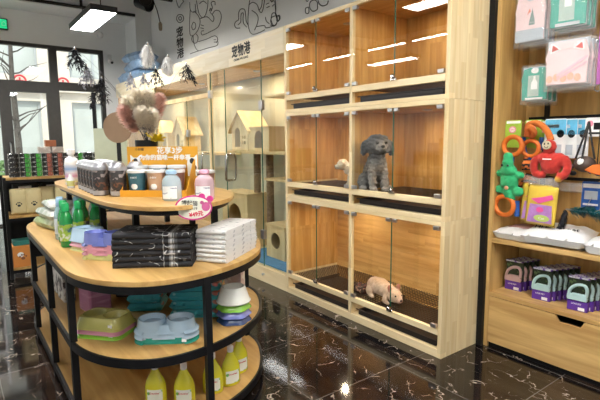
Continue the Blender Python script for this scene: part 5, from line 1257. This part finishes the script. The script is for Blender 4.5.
MB().tube([(.012,0,.365),(.012,.3,.368)],.003,6).build('hook', CHROME, cz); MB().tube([(0,0,.36),(0,.24,.362)],.003,6).build('hook', CHROME, tz)
# knotted orange rope
kz = thing('knotted_rope_toy', 'knotted orange rope loop hanging in front of the lime cards', 'toy', (-1.475,2.90,1.44))
MB().tube(catmull([(-.03,0,-.02),(-.02,-.02,.02),(.0,-.025,.03),(.01,0,.0),(-.01,.015,-.02),(-.03,.0,.01),(-.02,-.01,.045),(.02,-.01,.055),(.06,-.01,.04),(.10,-.015,.0),(.125,-.02,-.05)],5),.019,10).build('rope', ORP, kz)
MB().tube([(0,0,.055),(0,.26,.06)],.003,6).build('hook', CHROME, kz)
# red plush
rz_ = thing('red_plush_toy', 'red plush toy with curled arms and a cream face hanging from the orange rope', 'toy', (-1.335,2.865,1.15))
pts = [((0,0,.10),(.060,.045,.060),(0,0,0),0),((-.035,0,.135),(.05,.035,.04),(0,0,0),0),((.04,0,.125),(.05,.035,.045),(0,0,0),0),((-.012,-.005,.205),(.040,.034,.042),(0,0,0),0)]
for k in range(9):
    a = 2.2+k*.36; pts.append(((-.062+.038*math.cos(a)*1.0,-.005,.085+.055*math.sin(a)),(.024,.022,.024),(0,0,0),0))
    a = 1.0-k*.33; pts.append(((.060+.036*math.cos(a),-.005,.085+.055*math.sin(a)),(.023,.021,.024),(0,0,0),0))
pts.append(((.050,-.01,.012),(.022,.02,.020),(0,0,0),1))
blob('body', pts, .006, [(.52,.03,.02),(.65,.40,.05)], rz_, .003, 60)
ext(MB(), [(-.015+.027*math.cos(2*PI*i/20),.213+.026*math.sin(2*PI*i/20)) for i in range(20)], -.042, -.032).build('face', flat('cream_felt',(.62,.55,.38),.9), rz_, bevel=.003)
fm = MB().ball((-.025,-.043,.220),(.004,.003,.006)).ball((-.004,-.043,.222),(.004,.003,.006)).torus((-.014,-.043,.207),.010,.002,RX,12,5,PI,2*PI); fm.build('face_marks', INK, rz_)
MB().bx(-.03,.02,-.0465,-.044,.128,.134).build('label_stitch', PAPER, rz_)
# brown ball toys with straps
for i,(x,z,lb) in enumerate([(-1.165,1.255,'brown leather ball toy with a white label hanging from black straps'),(-1.03,1.26,'brown leather ball toy at the right picture edge')]):
    t = thing('brown_ball_toy', lb, 'toy', (x,2.90,z), 0, 'brown ball toys')
    MB().ball((0,0,0),(.058,.05,.046),24,14).build('ball', BRP, t)
    MB().tube([(-.05,0,.03),(-.02,.01,.15),(0,.02,.24)],.006,6).tube([(.05,0,.03),(.02,.01,.15),(0,.02,.24)],.006,6).tube([(0,-.04,.03),(.0,-.01,.14),(0,.02,.24)],.006,6).build('strap', flat('black_strap',(.02,.018,.016),.6), t)
    MB().ball((-.005,-.040,.012),(.020,.012,.022)).build('white_label', PAPER, t)
    MB().tube([(-.06,0,-.01),(-.11,0,-.05)],.012,8).ball((-.06,0,-.055),(.02,.012,.014)).build('rope_tail', BLR if i else BLACKP, t)
t = thing('orange_rubber_toy', 'flat orange rubber toy next to the brown ball', 'toy', (-1.085,2.86,1.225), .2)
ext(MB(), [(-.06,.0),(-.02,.03),(.04,.04),(.07,.0),(.03,-.03),(-.02,-.02)], -.01, .01).build('body', ORR, t, bevel=.005)
MB().tube([(0,.0,.03),(0,.02,.28)],.003,5).build('cord', BLACKP, t)
# yellow and purple packs
YP = flat('yellow_pack', (.72,.50,.06), .3, var=.08, vs=20); PP = flat('purple_pack_print', (.45,.22,.55), .3, var=.15, vs=40); PK2 = flat('hot_pink_print', (.78,.10,.35), .4); LGP = flat('lime_oval', (.50,.65,.15), .4)
def ypack(label, loc, rz, ry):
    t = thing('yellow_snack_pack', label, 'pack', loc, rz, 'yellow and purple packs', ry=ry); t.scale = (1.2,1,1.02)
    m = MB(); pillow(m, .15, .235, .022, 12, 14, .002, 4, .4); o = weld(m.build('pack_body', YP, t)); o.rotation_euler = (PI/2,0,0); o.location = (0,0,.1175)
    ext(MB(), [(-.060,.015),(.062,.02),(.055,.125),(-.052,.125)], -.0135, -.0120).build('print_panel', PP, t, smooth=False)
    ext(MB(), [(.012+.038*math.cos(2*PI*i/20),.045+.020*math.sin(2*PI*i/20)) for i in range(20)], -.0160, -.0136).build('lime_label', LGP, t, smooth=False)
    text('label_text', 'Cat', .020, PAPER, t, (.012,-.0162,.045))
    ext(MB(), [(-.05,.155),(-.01,.13),(.03,.15),(.06,.165),(.05,.19),(.0,.17)], -.0145, -.0122).build('pink_ribbon_print', PK2, t, smooth=False)
    ext(MB(), [(.0+.018*math.cos(2*PI*i/16),.095+.016*math.sin(2*PI*i/16)) for i in range(16)], -.0160, -.0136).build('pink_spot', PK2, t, smooth=False)
    m = MB(); pillow(m, .15, .05, .02, 10, 6, .006, 5, .4); o = weld(m.build('clear_top', CF, t)); o.rotation_euler = (PI/2,0,0); o.location = (0,0,.2601)
    MB().tube([(0,.005,.28),(0,.28,.285)],.003,6).build('hook', CHROME, t)
    return t
ya = ypack('yellow pack with a purple panel, foremost, hanging below the red plush toy', (-1.375,2.845,.878), .05, .05)
dup(ya, (-1.43,2.885,.885), label='yellow pack with a purple panel tilted behind the front one')
m = MB(); pillow(m, .14, .06, .03, 12, 8, .012, 9, .4); o = weld(m.build('crinkled_film_bag', CF)); o.rotation_euler = (PI/2,0,0); o.location = (-1.245,2.93,1.115)
tag(o, 'crinkled clear film bag hanging under the red plush toy', 'bag')
# blue card packs and teal tinsel toy
BLC = flat('royal_blue_card', (.02,.11,.42), .4, var=.2, vs=30)
gc = hcard('royal blue toy card with a white band, left one below the brown ball toys', (-1.155,2.99,.985), .10, .165, BLC, 'royal blue toy cards', prints=[('b',0,.14,.045,.012,PAPER),('b',0,.085,.035,.025,GYC),('b',0,.03,.04,.006,PAPER)])
dup(gc, (-1.045,2.99,.985), label='royal blue toy card with a white band at the right picture edge')
tn = thing('teal_tinsel_toy', 'dark teal tinsel teaser lying across in front of the blue cards', 'toy', (-1.20,2.90,.93))
f = MB(); 
for k in range(5): fluff(f, (-.03+.055*k,.0,.05+.012*math.sin(k*2)), (1,.1,.05), .07, .045, 160, k+400, .0022, .3)
f.build('tinsel', flat('teal_tinsel',(.01,.11,.13),.3), tn, smooth=False)
f = MB(); fluff(f, (-.05,0,.05), (-.2,0,-1), .13, .03, 200, 444, .0025, .3); f.build('dark_tassel', FEK, tn, smooth=False)
MB().tube([(-.05,0,.055),(.22,0,.055)],.005,6).tube([(.05,0,.055),(.05,.20,.22)],.002,5).build('stick', STEEL, tn)
# soft white bags on the shelf
PW = flat('white_film_bag', (.74,.74,.74), .3, var=.04, bump=.5, bs=16); PPK = flat('pink_cloth_bag', (.50,.30,.30), .5, var=.10, bump=.5, bs=16)
def sbag(label, loc, rz, w, d, t_, m_, seed, txt=None, patch=None, ry=0, rx=0):
    mb = MB(); pillow(mb, w, d, t_, 24, 18, .007, seed, .75, True)
    o = weld(mb.build('white_bag', m_, loc=(loc[0],loc[1],loc[2]+t_/2), rot=(rx,ry,rz))); tag(o, label, 'bag', 'soft bags on the oak shelf')
    if patch:
        pb = MB(); pillow(pb, w*.55, d*.5, .022, 10, 8, .004, seed+5, .4); q = weld(pb.build('pink_cloth', patch, o)); q.location = (0,d*.02,t_*.47)
    if txt: text('bag_text', txt, .040, INK, o, (0,-d*.20,t_*.46+.003), (.42,0,.05), bold=.0006, sx=1.25)
    return o
sbag('white bag with pink cloth inside lying at the left end of the oak shelf', (-1.53,2.965,.753), -.05, .27,.27,.08, PW, 3, None, PPK)
sbag('large white bag with black script lying in the middle of the oak shelf', (-1.30,2.95,.776), .12, .36,.27,.095, PW, 8, 'Hi,Fluffy pet', None, rx=.10)
sbag('white bag under the large scripted one on the oak shelf', (-1.27,3.0,.753), -.1, .30,.24,.02, PW, 12)
sbag('white bag with pink cloth at the right picture edge of the oak shelf', (-.985,2.955,.753), .06, .27,.25,.10, PW, 15, None, PPK)
# --- grooming tool boxes
PUR2 = flat('violet_carton', (.10,.03,.30), .4); DKP = speckle('dark_photo_print', (.02,.03,.015), (.10,.16,.05), 40, .55, .62, .35); TLH = flat('mint_handle', (.42,.60,.60), .35); PKH = flat('dusty_pink_handle', (.62,.42,.40), .35); LTP = speckle('carton_top_print', (.62,.62,.66), (.12,.04,.32), 45, .52, .56, .4)
def tool(label, loc, hm, rz=.08):
    t = thing('grooming_tool_box', label, 'box', loc, rz, 'boxed grooming tools on the oak deck')
    MB().bx(-.055,.055,0,.034,0,.062).build('violet_base', PUR2, t, bevel=.002)
    MB().bx(-.055,.055,.016,.034,.0625,.195).build('printed_back', DKP, t, smooth=False)
    MB().bx(-.056,.056,.0,.034,.1955,.204).build('printed_top', LTP, t, bevel=.001)
    h = MB(); ext(h, [(-.057,.063),(.050,.063),(.053,.085),(.040,.105),(-.030,.105),(-.060,.082)], -.006, .015); h.build('tool_body', hm, t, bevel=.004)
    h = MB(); h.tube(catmull([(-.052,.004,.080),(-.042,.004,.125),(-.010,.004,.155),(.030,.004,.160),(.046,.004,.135),(.044,.004,.095)],5), .0095, 10); h.build('tool_handle', hm, t)
    MB().bx(.005,.040,-.0012,-.0002,.006,.024).build('price_label', PAPER, t, smooth=False)
    text('carton_text', 'LOVE PET', .013, PAPER, t, (-.005,-.0008,.042))
    return t
tb0 = tool('dusty pink handled grooming tool box at the front left of the oak deck', (-1.592,2.98,.385), PKH)
for i in range(1,4): dup(tb0, (-1.592+.012*i,2.98+.045*i,.385), label='pink handled grooming tool box, %s behind the front one' % ['','first','second','third'][i])
tm = tool('mint handled grooming tool box foremost in the middle row of the oak deck', (-1.378,2.925,.385), TLH)
for i in range(1,6): dup(tm, (-1.378+.014*i,2.925+.042*i,.385), label='mint grooming tool box in the middle row, %s behind the front one' % ['','first','second','third','fourth','fifth'][i])
dup(tm, (-1.155,2.905,.385), label='mint handled grooming tool box foremost in the right row of the oak deck')
for i in range(1,6): dup(tm, (-1.155+.014*i,2.905+.044*i,.385), label='mint grooming tool box in the right row, %s behind the front one' % ['','first','second','third','fourth','fifth'][i])

# ================================================================ ANIMALS
Z3 = (0,0,0)
po = thing('grey_poodle', 'fluffy dark grey poodle sitting upright in the middle cage unit, looking out', 'dog', (-2.475,2.56,1.019), -.50); po.scale = (1.15,1.25,1.03)
P_ = [((-.09,0,.075),(.085,.078,.075),Z3,1),((-.03,0,.13),(.075,.068,.095),(0,-.35,0),1),((.015,0,.19),(.065,.062,.10),(0,-.12,0),1),((.03,0,.265),(.05,.048,.06),Z3,0),
      ((.045,0,.330),(.074,.078,.066),Z3,0),((.04,0,.366),(.060,.064,.044),Z3,0),((.110,0,.318),(.038,.032,.028),Z3,2),((.092,0,.335),(.034,.042,.034),Z3,2)]
for s in (-1,1):
    P_ += [((.035,s*.078,.315),(.032,.022,.060),(s*.12,0,0),3),((.055,s*.036,.125),(.026,.025,.075),(0,-.08,0),2),((.068,s*.036,.055),(.023,.022,.05),Z3,2),((.088,s*.036,.020),(.032,.023,.018),Z3,2),
           ((-.055,s*.066,.065),(.070,.032,.055),(0,.3,0),1),((.0,s*.078,.022),(.048,.020,.019),Z3,2)]
P_ += [((-.17,.01,.06),(.04,.02,.02),Z3,3),((-.205,.015,.075),(.028,.024,.024),Z3,3)]
blob('body', P_, .0075, [(.055,.053,.057),(.10,.09,.083),(.23,.205,.19),(.018,.017,.019)], po, .010, 70, smooth=3)
MB().ball((.147,0,.326),(.011,.013,.010)).build('nose', INK, po)
MB().ball((.121,-.026,.350),.009).ball((.121,.026,.350),.009).build('eyes', flat('dark_eye',(.01,.008,.006),.1), po)
MB().torus((.142,0,.307),.012,.002,Matrix.Rotation(PI/2,3,'Y'),12,5,-PI/2,PI/2).build('mouth', INK, po)
dg_ = thing('cream_dog', 'small cream dog peeking out beside the centre post in the middle cage unit', 'dog', (-2.86,2.70,1.0175), PI+.45)
Q_ = [((-.10,0,.115),(.07,.055,.058),Z3,0),((-.02,0,.115),(.075,.055,.058),Z3,0),((.05,0,.145),(.045,.042,.05),Z3,0),((.10,0,.180),(.050,.048,.045),Z3,0),((.145,0,.160),(.028,.024,.022),Z3,1)]
for s in (-1,1):
    Q_ += [((.085,s*.045,.175),(.018,.012,.032),Z3,0),((.03,s*.032,.055),(.018,.017,.05),Z3,0),((.038,s*.032,.015),(.024,.018,.014),Z3,0),((-.11,s*.035,.075),(.035,.022,.045),Z3,0),((-.13,s*.034,.04),(.016,.015,.035),Z3,0),((-.115,s*.034,.015),(.024,.018,.014),Z3,0)]
Q_ += [((-.17,0,.155),(.022,.018,.035),(0,-.5,0),0)]
blob('body', Q_, .006, [(.66,.58,.46),(.60,.55,.48)], dg_, .006, 70, smooth=3)
MB().ball((.171,0,.164),(.008,.010,.008)).build('nose', INK, dg_); MB().ball((.138,-.024,.188),.006).ball((.138,.024,.188),.006).build('eyes', INK, dg_)
MB().torus((.166,0,.150),.010,.0022,Matrix.Rotation(PI/2,3,'Y'),12,5,-PI/2,PI/2).build('mouth', INK, dg_)
pu = thing('pale_puppy', 'pale cream and tan puppy crouching on the wire floor of the lowest cage unit', 'dog', (-2.385,2.60,.1755), -.22); pu.scale = (1.08,1.05,1.08)
U_ = [((-.135,0,.075),(.070,.062,.062),Z3,0),((-.06,0,.080),(.085,.062,.060),Z3,0),((.02,0,.075),(.065,.056,.055),Z3,0),((.075,0,.075),(.05,.045,.045),Z3,0),((.120,-.01,.070),(.054,.050,.046),Z3,0),((.165,-.012,.052),(.028,.028,.022),Z3,2),((-.07,0,.118),(.07,.045,.026),Z3,1)]
for s in (-1,1):
    U_ += [((.100,s*.036-.005,.118),(.010,.019,.030),(s*-.25,-.2,0),3),((.05,s*.048,.030),(.022,.018,.03),Z3,0),((.075,s*.048,.013),(.030,.017,.013),Z3,0),((-.13,s*.056,.040),(.042,.022,.038),Z3,0),((-.095,s*.062,.013),(.032,.016,.013),Z3,0)]
U_ += [((-.205,0,.085),(.022,.012,.012),Z3,0)]
blob('body', U_, .006, [(.68,.48,.35),(.55,.33,.18),(.62,.42,.34),(.38,.15,.11)], pu, .003, 60, smooth=4)
MB().ball((.192,-.012,.058),(.008,.010,.007)).build('nose', flat('dark_nose',(.06,.03,.03),.4), pu); MB().ball((.160,-.036,.083),.0065).ball((.162,.012,.083),.0065).build('eyes', INK, pu)
MB().torus((.188,-.012,.044),.009,.002,Matrix.Rotation(PI/2,3,'Y'),12,5,-PI/2,PI/2).build('mouth', INK, pu)
bl = MB(); pillow(bl, .17, .14, .06, 18, 14, .022, 21, .4, True)
o = weld(bl.build('mottled_blanket', speckle('mottled_cloth',(.04,.022,.018),(.30,.17,.12),38,.58,.63,.9,None,(.16,.04,.03)), loc=(-2.66,2.60,.1745+.03))); tag(o, 'crumpled dark mottled cloth lying beside the puppy on the wire floor', 'cloth')

# every hook ends on the rails of the oak panel
for o in list(COL.objects):
    if o.name.split('.')[0] == 'hook' and o.parent is not None:
        p = o.parent; mx_ = max(v.co.y for v in o.data.vertices)
        o.scale.y = max(.02, (3.168-p.location.y)/p.scale.y)/mx_
